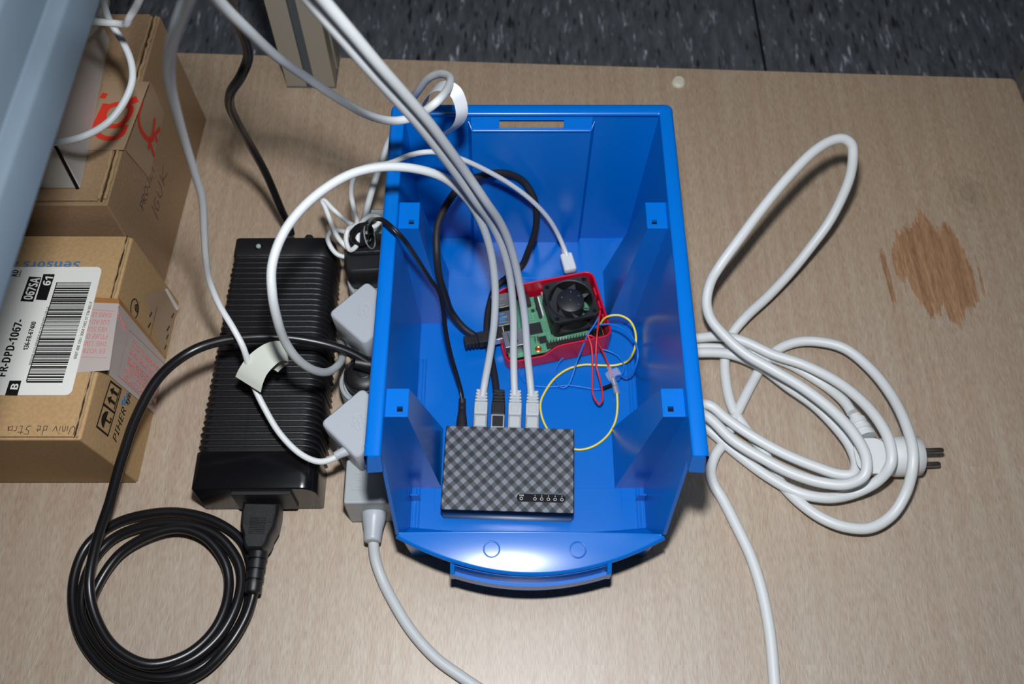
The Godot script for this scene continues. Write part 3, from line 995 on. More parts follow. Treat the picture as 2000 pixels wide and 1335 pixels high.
	scrawl(q, [[0, 8, 0, 2, 2, 0, 4, 2, 5, 8], [7, 0, 7, 5], [9, 0, 9, 5, 11, 5, 12, 0], [14, 0, 14, 5], [14, 7, 14, 7.6], [16, 5, 18, 0, 20, 5], [29, 9, 29, 0, 26, 0, 26, 4, 29, 4], [32, 3, 35, 3, 34, 5, 32, 4, 32, 0, 35, 0], [46, 8, 42, 8, 42, 5, 45, 3, 44, 0, 41, 0], [49, 8, 49, 0, 51, 0], [47, 6, 52, 6], [54, 5, 54, 0, 54, 4, 57, 5], [61, 4, 58, 4, 58, 0, 61, 1, 61, 5, 62, 0]], 0.00078, 0.0005, u0[0], -XR, ZF, M.ink_soft)
	# shipping label: a rounded sheet with its print
	a = Acc.new()
	flat(a, rrect(0.150, 0.1128, 0.0045), 0.0, 0.00025, 0.0, Transform3D(Basis(), Vector3(-0.3977, hs + 0.0028, -0.3835)))
	part("shipping_label", a, M.paper, q)
	a = Acc.new()
	rng.seed = 11
	var z := -0.4252
	while z < -0.3385:                                  # bars lie across, stacked along the label
		var bw := [0.0004, 0.0004, 0.0007, 0.0007, 0.0011, 0.0015][rng.randi() % 6] as float
		var sk := (z + 0.4252) * -0.034
		slab(a, [Vector3(-0.3548 + sk, 0.1182, z), Vector3(-0.3283 + sk, 0.1182, z), Vector3(-0.3283 + sk, 0.1182, z + bw), Vector3(-0.3548 + sk, 0.1182, z + bw)], Vector3(0, 0.0001, 0), 0.0)
		z += bw + ([0.0004, 0.0005, 0.0008, 0.0011][rng.randi() % 4] as float)
	slab(a, [Vector3(-0.3555, 0.1182, -0.4254), Vector3(-0.3548, 0.1182, -0.4254), Vector3(-0.3577, 0.1182, -0.3383), Vector3(-0.3584, 0.1182, -0.3383)], Vector3(0, 0.0001, 0), 0.0)
	var code := part("barcode", a, M.ink, q)
	code.set_meta("kind", "stuff")
	patch(q, "label_block", V([-379.5,118.1,-408.0, -369.5,118.1,-407.5, -368.4,118.1,-430.0, -378.2,118.1,-430.7]), UP, 0.0001, M.ink, 0.0001)
	patch(q, "label_block", V([-367.9,118.1,-409.4, -359.5,118.1,-408.9, -358.5,118.1,-432.9, -367.5,118.1,-433.1]), UP, 0.0001, M.ink, 0.0001)
	patch(q, "label_block", V([-370.9,118.1,-327.0, -361.8,118.1,-326.8, -361.8,118.1,-339.0, -370.5,118.1,-339.0]), UP, 0.0001, M.ink, 0.0001)
	patch(q, "label_block", V([-395.0,118.1,-407.1, -394.4,118.1,-407.1, -392.9,118.1,-437.4, -393.5,118.1,-437.4]), UP, 0.0001, M.ink, 0.0001)
	fit_words(q, "067SA", V([-370.6,118.1,-408.9, -369.0,118.1,-429.0]), 7.0, UP, M.paper, sans_bold, "lettering", 0.0004)
	fit_words(q, "61", V([-360.1,118.1,-421.6, -358.9,118.1,-431.4]), 6.0, UP, M.paper, sans_bold, "lettering", 0.0004)
	fit_words(q, "B", V([-363.0,118.1,-330.6, -362.7,118.1,-336.5]), 5.4, UP, M.paper, sans_bold, "lettering", 0.0004)
	fit_words(q, "XD", V([-387.7,118.1,-430.2, -387.4,118.1,-437.0]), 5.2, UP, M.ink, sans_bold)
	fit_words(q, "Service", V([-385.5,118.1,-430.2, -385.2,118.1,-436.5]), 1.5, UP, M.ink)
	fit_words(q, "FR-DPD-1067-", V([-374.6,118.1,-341.6, -372.7,118.1,-391.4]), 6.4, UP, M.ink, sans_bold)
	fit_words(q, "136-FR-67400", V([-363.4,118.1,-364.5, -362.7,118.1,-389.6]), 3.6, UP, M.ink, sans_bold)
	fit_words(q, "08/05/28 13:25 69FADE2E PC-PF.EPA 9T3-2.20.1.5", V([-358.1,118.1,-351.9, -356.3,118.1,-402.9]), 1.5, UP, M.ink)
	fit_words(q, "0067 400 1051 3004 7492 57 136 902 P", V([-325.3,118.1,-357.1, -323.6,118.1,-407.5]), 2.1, UP, M.ink)
	# torn tape band over the edge: brown strip below, white printed strip on top
	patch(q, "brown_tape", V([-322.5,118.1,-411.8, -304.5,118.1,-410.8, -302.4,118.1,-403.8, -323.3,118.1,-404.3]), UP, 0.00015, M.tape_brown, -0.0006)
	patch(q, "brown_tape", V([-306.1,115.0,-413.3, -304.2,2.4,-422.5, -304.5,8.0,-415.9, -306.1,110.2,-409.2]), NS, 0.0002, M.tape_brown, 0.0003)
	patch(q, "printed_tape", V([-324.3,118.1,-407.1, -303.2,118.1,-406.2, -299.0,118.1,-348.0, -323.7,118.1,-345.8]), UP, 0.0002, M.tape_white, -0.0006)
	patch(q, "printed_tape", V([-306.1,111.8,-409.1, -304.4,5.4,-418.3, -305.8,3.5,-367.7, -307.6,103.1,-352.9]), NS, 0.0003, M.tape_white, 0.0006)
	fit_words(q, "DANS LES", V([-306.6,118.1,-397.4, -324.1,118.1,-398.3]), 3.9, UP, M.pink_print, sans, "tape_lettering", -0.0003)
	fit_words(q, "LUI AD'A", V([-306.9,118.1,-391.0, -324.3,118.1,-391.9]), 3.9, UP, M.pink_print, sans, "tape_lettering", -0.0003)
	fit_words(q, "VES SUR", V([-307.2,118.1,-384.6, -324.1,118.1,-385.5]), 3.9, UP, M.pink_print, sans, "tape_lettering", -0.0003)
	fit_words(q, "PTURE DE", V([-305.5,118.1,-378.3, -324.3,118.1,-379.2]), 3.9, UP, M.pink_print, sans, "tape_lettering", -0.0003)
	fit_words(q, "DRE LIVR", V([-305.4,118.1,-372.1, -324.5,118.1,-372.9]), 3.9, UP, M.pink_print, sans, "tape_lettering", -0.0003)
	fit_words(q, "ER VOTRE", V([-304.9,118.1,-365.9, -324.7,118.1,-366.7]), 3.9, UP, M.pink_print, sans, "tape_lettering", -0.0003)
	a = Acc.new()
	stroke3(a, V([-305.0,118.1,-399.2, -323.4,118.1,-400.6]), 0.0004, UP, -0.0003)
	stroke3(a, V([-303.4,118.1,-358.4, -323.9,118.1,-359.3]), 0.0004, UP, -0.0003)
	stroke3(a, V([-306.0,85.8,-401.3, -304.4,3.0,-414.5]), 0.0005, NS, 0.0011)
	stroke3(a, V([-306.0,85.8,-401.3, -307.1,85.3,-360.6]), 0.0005, NS, 0.0011)
	stroke3(a, V([-307.1,85.3,-360.6, -305.7,3.3,-371.6]), 0.0005, NS, 0.0011)
	part("tape_rule", a, M.pink_print, q)
	fit_words(q, "DANS LES CAS", V([-306.1,91.7,-399.7, -306.3,110.5,-404.3]), 4.4, NS, M.pink_print, sans, "tape_lettering", 0.0011)
	fit_words(q, "SIGNATAIRE DU COLIS", V([-304.8,10.0,-405.7, -306.0,76.3,-397.4]), 4.0, NS, M.pink_print, sans, "tape_lettering", 0.0011)
	fit_words(q, "SUR UNE LETTRE VIERGE", V([-305.0,8.2,-398.6, -306.2,76.5,-390.2]), 4.0, NS, M.pink_print, sans, "tape_lettering", 0.0011)
	fit_words(q, "BANDE DE GARANTIE", V([-305.2,6.2,-391.2, -306.4,76.2,-382.4]), 5.0, NS, M.pink_print, sans_bold, "tape_lettering", 0.0011)
	fit_words(q, "LE SOUSSIGNE OUVRANT", V([-305.3,4.3,-383.8, -306.6,77.1,-374.5]), 4.0, NS, M.pink_print, sans, "tape_lettering", 0.0011)
	fit_words(q, "NE PAS ACCEPTER", V([-305.5,3.6,-376.3, -306.8,76.2,-367.6]), 4.0, NS, M.pink_print, sans, "tape_lettering", 0.0011)
	# printed marks on the right-hand face
	fit_words(q, "PIHER", V([-308.1,58.7,-314.7, -307.1,55.4,-345.5]), 8.0, NS, M.ink)
	fit_words(q, "systems", V([-307.0,54.4,-349.5, -306.3,51.9,-373.9]), 6.2, NS, M.ink, sans_bold)
	var dots: PackedVector3Array = V([-307.3,65.4,-346.9, -307.1,63.7,-351.3, -306.9,60.8,-356.0, -307.1,61.1,-349.0])
	for k in 4:
		a = Acc.new()
		lathe(a, PackedVector2Array([Vector2(0.0019, 0), Vector2(0.0019, 0.0006), Vector2(0, 0.0006)]), Transform3D(Basis(Vector3(0.028, 0, -1).normalized(), NS, Vector3.UP), dots[k]), 14)
		part("printed_dot", a, M.blue_print, q)
	for fr: PackedVector3Array in [V([-308.3,75.7,-314.0, -307.7,74.0,-333.8, -308.1,95.6,-330.7, -308.7,97.1,-311.8]), V([-307.7,74.0,-333.8, -307.1,72.8,-354.9, -307.5,93.6,-351.3, -308.1,95.8,-331.1])]:     # keep-dry and this-way-up frames
		a = Acc.new()
		for k in 4: stroke3(a, PackedVector3Array([fr[k], fr[(k + 1) % 4]]), 0.0016, NS, 0.0004)
		var at := func(u: float, v: float) -> Vector3: return fr[0].lerp(fr[1], u).lerp(fr[3].lerp(fr[2], u), v) + NS * 0.0006
		if fr[0].z > -0.32:
			var dome := []
			for k in 13: dome.append(at.call(0.5 - 0.36 * cos(PI * (12 - k) / 12), 0.50 + 0.36 * sin(PI * k / 12)))
			a.face(dome)
			stroke3(a, PackedVector3Array([at.call(0.5, 0.52), at.call(0.5, 0.18), at.call(0.57, 0.12), at.call(0.66, 0.14), at.call(0.68, 0.22)]), 0.0014, NS, 0.0)
		else:
			for u: float in [0.32, 0.70]:
				stroke3(a, PackedVector3Array([at.call(u, 0.24), at.call(u, 0.62)]), 0.0024, NS, 0.0)
				a.face([at.call(u - 0.17, 0.58), at.call(u + 0.17, 0.58), at.call(u, 0.88)])
			stroke3(a, PackedVector3Array([at.call(0.12, 0.14), at.call(0.9, 0.14)]), 0.0014, NS, 0.0)
		part("printed_symbol", a, M.ink, q)
	# round mark, half-torn grey label, paper scrap and dashes behind the tape
	var far: PackedVector3Array = V([-305.4,83.8,-422.6, -304.7,73.2,-441.1, -303.5,43.8,-467.9, -302.9,3.0,-469.7, -304.4,10.2,-419.3])
	a = Acc.new()
	ring(a, 0.0078, 0.0004, Transform3D(Basis(Vector3(0.028, 0, -1).normalized(), NS, Vector3.UP), far[0]), 36, 6)
	part("printed_ring", a, M.ink, q)
	fit_words(q, "db", V([-305.3,77.2,-421.8, -305.1,77.9,-428.7]), 7.0, NS, M.ink, sans_bold)
	patch(q, "torn_label", PackedVector3Array([far[1], far[2], far[3], far[4]]), NS, 0.0004, M.tape_clear, 0.0002)
	patch(q, "paper_scrap", V([-303.4,39.2,-469.5, -303.3,35.7,-472.8, -302.8,2.1,-473.0, -302.9,5.4,-468.7]), NS, 0.0006, M.paper, 0.0007)
	for mk: PackedVector3Array in [V([-303.2,9.3,-463.1, -303.3,11.6,-457.5]), V([-303.6,12.7,-447.8, -303.8,15.0,-442.3]), V([-303.8,10.7,-440.1, -304.0,12.1,-435.6]), V([-304.1,10.0,-430.1, -304.2,11.5,-425.7]), V([-304.5,53.0,-437.6, -304.7,55.1,-432.7]), V([-304.7,51.0,-428.2, -304.9,53.1,-423.4]), V([-304.1,45.6,-448.2, -304.9,45.5,-418.5])]:
		a = Acc.new()
		stroke3(a, mk, 0.0016 if mk[0].distance_to(mk[1]) < 0.02 else 0.0006, NS, 0.0008)
		part("printed_mark", a, M.ink, q)
	# ---- white carton and round tub on the large box, under the rail
	var c := thing("white_carton", "white folded carton standing in shade on the larger cardboard box", "carton")
	a = Acc.new()
	var cb := hb + 0.003
	hexa(a, [Vector3(-0.46, cb, -0.665), Vector3(-0.352, cb, -0.662), Vector3(-0.342, cb, -0.497), Vector3(-0.46, cb, -0.497), Vector3(-0.46, 0.208, -0.665), Vector3(-0.352, 0.208, -0.660), Vector3(-0.341, 0.208, -0.5), Vector3(-0.46, 0.208, -0.5)], 0.001)
	part("body", a, M.carton, c)
	a = Acc.new()
	slab(a, [Vector3(-0.3445, cb + 0.002, -0.4955), Vector3(-0.3425, cb + 0.002, -0.4962), Vector3(-0.3415, 0.207, -0.4992), Vector3(-0.3435, 0.207, -0.4985)], Vector3(0.0, 0, 0.0006), 0.0001)
	part("slit", a, M.dark, c)
	var tub := thing("round_tub", "pale round plastic tub lying on the white carton in shade", "tub")
	a = Acc.new()
	lathe(a, X2([0,0, 50,0, 53,3, 54,11, 55.6,11.4, 56,12.5, 55.6,13.6, 53.5,14, 52.5,12.4, 48,11.8, 0,11.8]), Transform3D(Basis(), Vector3(-0.374, 0.2095, -0.622)), 48)
	part("shell", a, M.carton, tub)

# ---------------------------------------------------------------- power brick
func power_brick() -> void:
	var o := thing("power_brick", "long black finned power supply lying between the parcel and the blue bin", "power supply", Transform3D(Basis(Vector3.UP, deg_to_rad(0.4)), Vector3(-0.2015, 0, -0.402)))
	# sections in x and y, swept along local z; the casing widens slightly towards the viewer
	var core := func(hw: float, h: float, r: float, c: float) -> PackedVector2Array:
		var p := PackedVector2Array()
		p.append(Vector2(hw, 0.0))
		for k in 6:
			var t := PI / 2 * k / 5.0
			p.append(Vector2(hw - r + r * cos(t), h - r + r * sin(t)))
		for k in 6:
			var t := PI / 2 + PI / 2 * k / 5.0
			p.append(Vector2(-hw + c + c * cos(t), h - c + c * sin(t)))
		p.append(Vector2(-hw, 0.0))
		var out := PackedVector2Array()
		for q in p: out.append(q * 0.001)
		return out
	var a := Acc.new()
	prism(a, core.call(43.5, 43.0, 13.0, 5.0), -0.112, 0.112, 0.0, T(0, 2, 0))
	part("casing", a, M.black_grain, o)
	for e: int in [-1, 1]:
		a = Acc.new()
		var hw: float = 44.0 if e < 0 else 48.0
		prism(a, core.call(hw, 45.0, 12.0, 4.0), 0.0, 0.020 if e < 0 else 0.032, 0.0012, Transform3D(Basis(), Vector3(0.0, 0.001, -0.1185 if e < 0 else 0.0875)))
		part("end_cap", a, M.black_gloss if e > 0 else M.black_grain, o)
	# fins: alike pieces share four meshes
	var meshes := []
	for k in 4:
		a = Acc.new()
		prism(a, core.call(46.2 + 0.25 * k, 46.2, 15.0, 6.0), -0.0012, 0.0012, 0.0009, T(0, 0.3, 0))
		meshes.append(a.mesh())
	var n := 34
	for k in n:
		var t := float(k) / (n - 1)
		var f := part("fin", meshes[k % 4], M.black_grain, o, T(0, 0, lerpf(-97.0, 83.0, t)))
		f.scale = Vector3(lerpf(0.945, 1.035, t), 1, 1)
	# indicator lamp
	a = Acc.new()
	lathe(a, X2([0,0, 3.4,0, 3.4,1.0, 2.6,1.4, 2.4,0.7]), T(-22, 46, -108), 18)
	part("lamp_ring", a, M.black_gloss, o)
	a = Acc.new()
	lathe(a, X2([2.3,0.6, 2.2,1.8, 1.4,2.7, 0,3.0]), T(-22, 46, -108), 18)
	part("lamp", a, mat(rgb(150, 170, 160), 0.15, 0.6), o)
	# inlet frame round the mains socket
	a = Acc.new()
	box(a, Vector3(-18, 8, 119), Vector3(29, 41, 122.5), 0.8)
	part("inlet", a, M.black_flat, o)
	# output lead
	a = Acc.new()
	lathe(a, X2([0,0, 5.5,0, 5.0,4, 4.3,16, 3.6,18, 0,18]), Transform3D(Basis(Vector3.RIGHT, -PI / 2), Vector3(0.016, 0.022, -0.118)), 16)
	part("strain_relief", a, M.rubber, o)
	# the world-space lead hangs on the brick
	var lead := cable(V([-202.9,24,-539.0, -203.5,30,-542.2, -204.7,60,-539.8, -207.6,110,-539.5, -207.5,160,-527.1, -201.9,215,-502.5, -196.3,250,-486.3, -187.6,275,-475.2, -177.6,290,-473.5, -169.6,305,-474.3, -165.8,322,-470.1, -162.5,350,-457.6, -156.8,380,-439.1, -146.5,420,-412.7, -134.5,460,-382.7, -127.2,500,-358.4, -128.9,530,-345.4]), 3.4, 12, 8)
	part("output_lead", lead, M.black_cord, o, o.transform.affine_inverse())
	# ---- mains lead with its two plugs
	var c := thing("mains_lead", "thick black mains lead coiled on the plywood and plugged into the power brick", "power cord")
	var pts := V([-195.7,22,-239.8, -195.5,19,-229.8, -197.3,14,-213.4, -201.4,13,-192.2, -211.9,13,-170.5, -230.7,10,-151.6, -260.7,6,-142.9, -294.7,5,-150.7, -322.4,5,-173.9, -336.6,5,-200.1, -341.5,5,-228.0, -336.2,5,-251.9, -317.2,7,-268.2, -291.3,9,-275.6, -265.7,9,-276.9, -236,8,-269.1, -215.4,6,-255.4, -206.1,5,-238.2, -202.9,5,-219.9, -204.5,5,-196.2, -215.8,6,-172.9, -235.2,9,-154.3, -260.2,11,-148.8, -290,11,-156.9, -316,10,-179.5, -328.7,9,-201.0, -329.5,9,-230.9, -317.2,10,-252.8, -293.9,13,-263.5, -262.4,14,-266.1, -234.6,12,-258.0, -215.7,9,-239.0, -210.2,8,-223.1, -211.3,9,-201.0, -221.3,10,-177.6, -239.6,13,-160.1, -263.4,16,-154.7, -291,18,-164.6, -310.8,16,-183.8, -320.3,13,-198.0, -318.5,12,-217.9, -305.5,14,-241.6, -280.9,18,-255.9, -260.3,18,-260.1, -240.1,16,-253.3, -223.9,13,-235.7, -218.6,11,-220.2, -218.7,12,-198.2, -226.2,14,-178.6, -241.6,18,-162.8, -264.8,24,-155.6, -289.7,28,-166.1, -307.3,31,-187.6, -315.3,36,-211.0, -312.2,46,-239.2, -302.7,60,-266.4, -293.6,76,-294.9, -282.1,92,-323.5, -265.7,105,-349.3, -244,112,-366.2, -223.6,108,-378.3, -198.9,100,-386.5, -173,92,-390.2, -146,84,-388.7, -127.4,76,-385.3, -116.4,70,-381.1])
	part("lead", cable(pts, 3.85, 12, 8), M.black_cord, c)
	# appliance connector
	var body := Transform3D(Basis(Vector3.UP, deg_to_rad(-1.0)), Vector3(-0.1965, 0.0215, -0.2775))
	a = Acc.new()
	var prof := X2([-14,0, 14,0, 14.5,8, 13.5,20, 10.5,27, 10.2,30, 9.0,34, 6.5,38, -6.5,38, -9.0,34, -10.2,30, -10.5,27, -13.5,20, -14.5,8])
	var rev := PackedVector2Array()
	for q in prof: rev.append(Vector2(q.x, -q.y))
	rev.reverse()
	flat(a, rev, -0.010, 0.010, 0.0022, body)
	part("connector", a, M.black_grain, c)
	a = Acc.new()
	for k in 9:
		box(a, Vector3(-6.2, 9.6, 13.0 + k * 1.5), Vector3(6.2, 10.6, 13.8 + k * 1.5), 0.2, body)
	part("grip_rib", a, M.black_grain, c)
	a = Acc.new()
	var sr := Transform3D(body.basis * Basis(Vector3.RIGHT, PI / 2), body.origin + Vector3(0.0006, -0.0005, 0.037))
	lathe(a, X2([0,0, 7.4,0, 7.4,6, 5.6,6.3, 5.6,7.8, 7.2,8, 7.1,14, 5.4,14.3, 5.4,15.8, 6.9,16, 6.8,22, 5.2,22.3, 5.2,23.8, 6.6,24, 6.4,31, 5.8,32, 0,32]), sr, 18)
	part("strain_relief", a, M.black_grain, c)
	# wall plug in the strip, half under the bin's rim
	a = Acc.new()
	lathe(a, X2([0,0, 16,0, 17,2, 17,9, 15.6,10, 15.6,11, 16.6,12, 16,18, 14,22, 8,24, 0,24]), Transform3D(Basis(), Vector3(-0.1200, 0.034, -0.378)), 28)
	part("plug", a, M.black_grain, c)
	a = Acc.new()
	for k in 5:
		ring(a, 0.0162 - k * 0.0028, 0.0007, Transform3D(Basis(), Vector3(-0.1200, 0.0545 + k * 0.0009, -0.378)), 32, 6)
	part("plug_rib", a, M.black_grain, c)
	a = Acc.new()
	lathe(a, X2([0,0, 6.5,0, 5.6,6, 4.6,14, 0,14]), Transform3D(Basis(Vector3.BACK, deg_to_rad(68)), Vector3(-0.1130, 0.066, -0.380)), 16)
	part("plug_neck", a, M.black_grain, c)

# ---------------------------------------------------------------- multi-socket strip and chargers
func leaf(a: Acc, c: Vector2, rx: float, ry: float, turn: float, at: Transform3D) -> void:    # a raised outline
	var p := PackedVector3Array()
	for k in 15:
		var t := TAU * k / 14
		var q := c + Vector2(rx * cos(t), ry * sin(t)).rotated(turn)
		p.append(at * Vector3(q.x * 0.001, 0.0, -q.y * 0.001))
	sweep(a, p, circle(0.00022, 5))

func cube_charger(label: String, at: Transform3D, w: float, h: float) -> Node3D:
	var o := thing("plug_charger", label, "charger", at)
	var a := Acc.new()
	flat(a, rrect(w, w, 0.0045, 5), 0.0, h, 0.0009, Transform3D(), 0.0015)
	part("body", a, M.white_plastic, o)
	a = Acc.new()
	flat(a, rrect(w - 0.0022, w - 0.0022, 0.0036, 5), h - 0.0002, h + 0.00035, 0.0003)
	part("top_panel", a, M.white_plastic, o)
	a = Acc.new()                                    # raised berry emblem
	var t := Transform3D(Basis(Vector3.UP, deg_to_rad(-50)), Vector3(0, h + 0.00035, 0))
	for q in [[-2.6, 5.6, 3.6, 2.0, 0.5], [2.6, 5.6, 3.6, 2.0, -0.5], [0.0, 1.6, 2.1, 2.1, 0.0], [-3.6, 1.2, 1.9, 2.4, 0.3], [3.6, 1.2, 1.9, 2.4, -0.3], [-2.0, -2.4, 1.9, 2.3, -0.3], [2.0, -2.4, 1.9, 2.3, 0.3], [0.0, -5.4, 1.9, 1.4, 0.0], [-4.9, -1.9, 1.0, 2.0, 0.2], [4.9, -1.9, 1.0, 2.0, -0.2]]:
		leaf(a, Vector2(q[0], q[1]), q[2], q[3], q[4], t)
	part("emblem", a, M.white_plastic, o)
	return o

func strip_and_adapters() -> void:
	var o := thing("power_strip", "light grey multi-socket strip half hidden under the left side of the bin", "power strip")
	var outline: PackedVector2Array = PackedVector2Array()
	for q in rrect(0.040, 0.280, 0.006, 4): outline.append(q)
	var at := Transform3D(Basis(Vector3.UP, deg_to_rad(0.8)), Vector3(-0.1130, 0, -0.4185))
	for k in 4:
		var disc := PackedVector2Array()
		for q in circle(0.0218, 40): disc.append(q + Vector2(-0.0085, 0.0605 - 0.0502 * (k - 0.0) + 0.0 - 0.0))
		var merged := Geometry2D.merge_polygons(outline, disc)
		if merged.size(): outline = merged[0]
	if Geometry2D.is_polygon_clockwise(outline): outline.reverse()
	var a := Acc.new()
	flat(a, outline, 0.0, 0.040, 0.003, at)
	part("body", a, M.strip_grey, o)
	for k in 4:
		a = Acc.new()
		lathe(a, X2([21.4,39.8, 21.4,41.6, 20.6,42.4, 18.6,42.4, 18.0,41.6, 17.8,40.5, 17.2,30.5, 0,30.5]), at * Transform3D(Basis(), Vector3(-0.0085, 0, -0.0605 + 0.0502 * k)), 40)
		part("socket_well", a, M.strip_grey, o)
	a = Acc.new()
	var end := Transform3D(Basis(Vector3.UP, deg_to_rad(0.8)), Vector3(-0.1082, 0, -0.2845))
	box(a, Vector3(-22.5, 0.5, -34), Vector3(22.5, 43.5, 13), 2.2, end)
	part("end_block", a, M.strip_grey, o)
	words(o, "legrand", 7.0, Vector3(-0.1170, 0.0436, -0.2815), Vector3(0, 0, -1), Vector3(-1, 0, 0), M.strip_grey, sans, "raised_lettering")
	a = Acc.new()
	lathe(a, X2([0,0, 9.8,0, 10.2,1.5, 9.2,6, 7.6,14, 6.9,21, 6.6,23.5, 5.8,24, 0,24]), Transform3D(Basis(Vector3.RIGHT, PI / 2), Vector3(-0.1085, 0.021, -0.2725)), 24)
	part("strain_relief", a, M.white_plastic, o)
	var cb := cable(V([-108.8,20,-260.3, -108.5,18,-252.6, -106.9,10,-238.7, -101.3,5,-224.0, -90.6,5,-204.8, -76.2,5,-183.8, -57.6,5,-164.4, -38,5,-150.7, -15.1,5,-136.9, 22.3,5,-120.1, 66,5,-97.6, 107.7,5,-67.5, 139.7,5,-29.2]), 4.3, 14)
	part("lead", cb, M.grey_cord, o)
	# chargers
	var c1 := cube_charger("white square charger between the black wall charger and the black mains plug", T(-119.5, 42.6, -423.5, 47), 0.043, 0.034)
	var c2 := cube_charger("white square charger with a white cable leaving its left side towards the power brick", T(-117, 43.8, -325, 45), 0.043, 0.0315)
	# lead of the near charger: out, up under the brick's paper tag and away to the top left
	var a2 := Acc.new()
	var n2: Vector3 = Vector3(-0.1301, 0.0660, -0.3038)
	lathe(a2, X2([0,0, 4.6,0, 4.2,3, 3.4,12, 2.9,14, 0,14]), Transform3D(Basis(Vector3(0, 0, 1), deg_to_rad(90)).rotated(Vector3.UP, deg_to_rad(28)), n2 + Vector3(0.007, 0, -0.004)), 16)
	part("strain_relief", a2, M.white_plastic, c2, c2.transform.affine_inverse())
	part("cable", cable(V([-127.2,66,-305.5, -135.1,65,-300.5, -146.7,64,-297.5, -160.8,65,-302.6, -177.9,70,-317.5, -191.5,77,-337.2, -199.2,84,-351.4, -202,97,-362.4, -203.8,114,-370.4, -210.8,122,-381.9, -218.5,136,-392.3, -220.7,160,-398.5, -214.2,195,-397.0, -206.1,228,-395.0, -195.8,268,-389.7, -188.6,305,-380.1, -179,350,-364.8, -167.4,395,-345.6, -155.7,435,-327.3, -144.3,465,-312.6, -127.7,500,-291.5, -111.9,530,-274.0, -96.8,560,-254.5, -84.4,592,-236.3, -76.7,625,-216.3, -75.1,650,-199.1]), 2.45, 12), M.white_cord, c2, c2.transform.affine_inverse())
	# lead of the middle charger: a tied white bundle, then over the rim to the small computer
	var bundle := V([-133.3,62,-501.8, -141.5,60,-490.2, -150.1,62,-490.5, -156.6,66,-496.8, -158.8,70,-503.6, -154.3,73,-508.0, -144.1,75,-505.4, -131.3,74,-496.5, -124.4,70,-490.8, -127.8,68,-486.3, -134.7,74,-484.8, -143.8,80,-490.1, -149.9,82,-498.7, -155.2,88,-510.4, -159.4,92,-519.8, -161.1,94,-523.2, -159.7,95,-523.5, -152.1,92,-516.6, -141.5,86,-509.2, -134.1,84,-505.3, -125.5,82,-503.5, -116,80,-508.2, -113.4,80,-514.7, -118.3,84,-516.1, -125.1,88,-508.8, -129,90,-495.6, -130.7,84,-484.1, -136.3,80,-482.7, -140.1,82,-490.8, -138.5,86,-499.6, -130.5,92,-501.5, -132.2,100,-509.4, -133.6,112,-516.2, -129.6,130,-517.8, -120.2,150,-512.0, -106.4,172,-497.8, -91.7,186,-488.2, -76.9,190,-492.2, -65.7,188,-496.9, -54.9,180,-503.2, -40,165,-509.8, -20.7,140,-518.7, 0,112,-525.9, 17.6,86,-529.4, 32.7,58,-531.2, 42.7,34,-529.5, 48.2,22,-523.3, 50.5,19,-518.6])
	part("cable", cable(bundle, 2.15, 10), M.white_cord, c1, c1.transform.affine_inverse())
	var dir := Basis(Vector3.UP, deg_to_rad(12.9))
	var pb := Transform3D(dir, Vector3(0.0530, 0.0170, -0.5047))
	a2 = Acc.new()
	flat(a2, rrect(0.0115, 0.019, 0.002, 3), -0.0035, 0.0035, 0.001, pb * Transform3D(Basis(), Vector3(0, 0, -0.008)))
	part("cable_plug", a2, M.white_cord, c1, c1.transform.affine_inverse())
	a2 = Acc.new()
	lathe(a2, X2([0,0, 3.0,0, 3.0,2, 2.6,2.3, 2.6,3.2, 2.9,3.4, 2.9,5.4, 2.5,5.7, 2.5,6.6, 2.8,6.8, 2.8,9, 2.3,9.4, 2.3,12, 0,12]), pb * Transform3D(Basis(Vector3.RIGHT, -PI / 2), Vector3(0, 0, -0.017)), 14)
	part("plug_sleeve", a2, M.white_cord, c1, c1.transform.affine_inverse())
	# black charger at the far end, its thin lead tied in a bundle and running to the switch
	var b := thing("plug_charger", "black wall charger under the tied bundle of white cable", "charger", T(-116, 42.6, -486, 4))
	a2 = Acc.new()
	flat(a2, rrect(0.054, 0.040, 0.008, 5), 0.0, 0.030, 0.003, Transform3D(), 0.002)
	part("body", a2, M.black_flat, b)
	a2 = Acc.new()
	flat(a2, rrect(0.050, 0.022, 0.008, 5), 0.029, 0.034, 0.0025, T(0, 0, -7))
	part("top_panel", a2, M.black_grain, b)
	var inv := b.transform.affine_inverse()
	var bp_ := V([-121.8,72,-494.7, -130.5,76,-489.7, -134.9,82,-490.8, -132.9,92,-493.1, -125.4,98,-495.0, -118.8,96,-495.4, -118.8,88,-492.8, -124.8,84,-486.2, -131.9,88,-484.4, -133.9,94,-488.5, -128.3,100,-492.5, -120.8,100,-494.6, -116.7,92,-494.1, -119.5,86,-487.9, -126.6,88,-482.3, -132,94,-485.3, -126.9,102,-488.9, -119,104,-488.5, -116.9,104,-482.3, -114.2,124,-473.8, -109.8,142,-465.5, -101.1,171,-447.3, -93.5,182,-437.3, -86.1,184,-428.9, -79.1,177,-424.4, -72.6,146,-429.5, -65.5,104,-437.6, -59.2,86,-437.0, -56.9,72,-430.9, -55.3,58,-419.6, -51.4,42,-404.1, -46.2,27,-390.3, -42.8,19,-379.8, -41.4,16,-371.7])
	var w2 := Acc.new()
	var sm := smooth(bp_, 8)
	sweep(w2, sm, PackedVector2Array([Vector2(-0.0019, 0), Vector2(-0.0016, -0.0008), Vector2(-0.0007, -0.0009), Vector2(0, -0.0005), Vector2(0.0007, -0.0009), Vector2(0.0016, -0.0008), Vector2(0.0019, 0), Vector2(0.0016, 0.0008), Vector2(0.0007, 0.0009), Vector2(0, 0.0005), Vector2(-0.0007, 0.0009), Vector2(-0.0016, 0.0008)]))
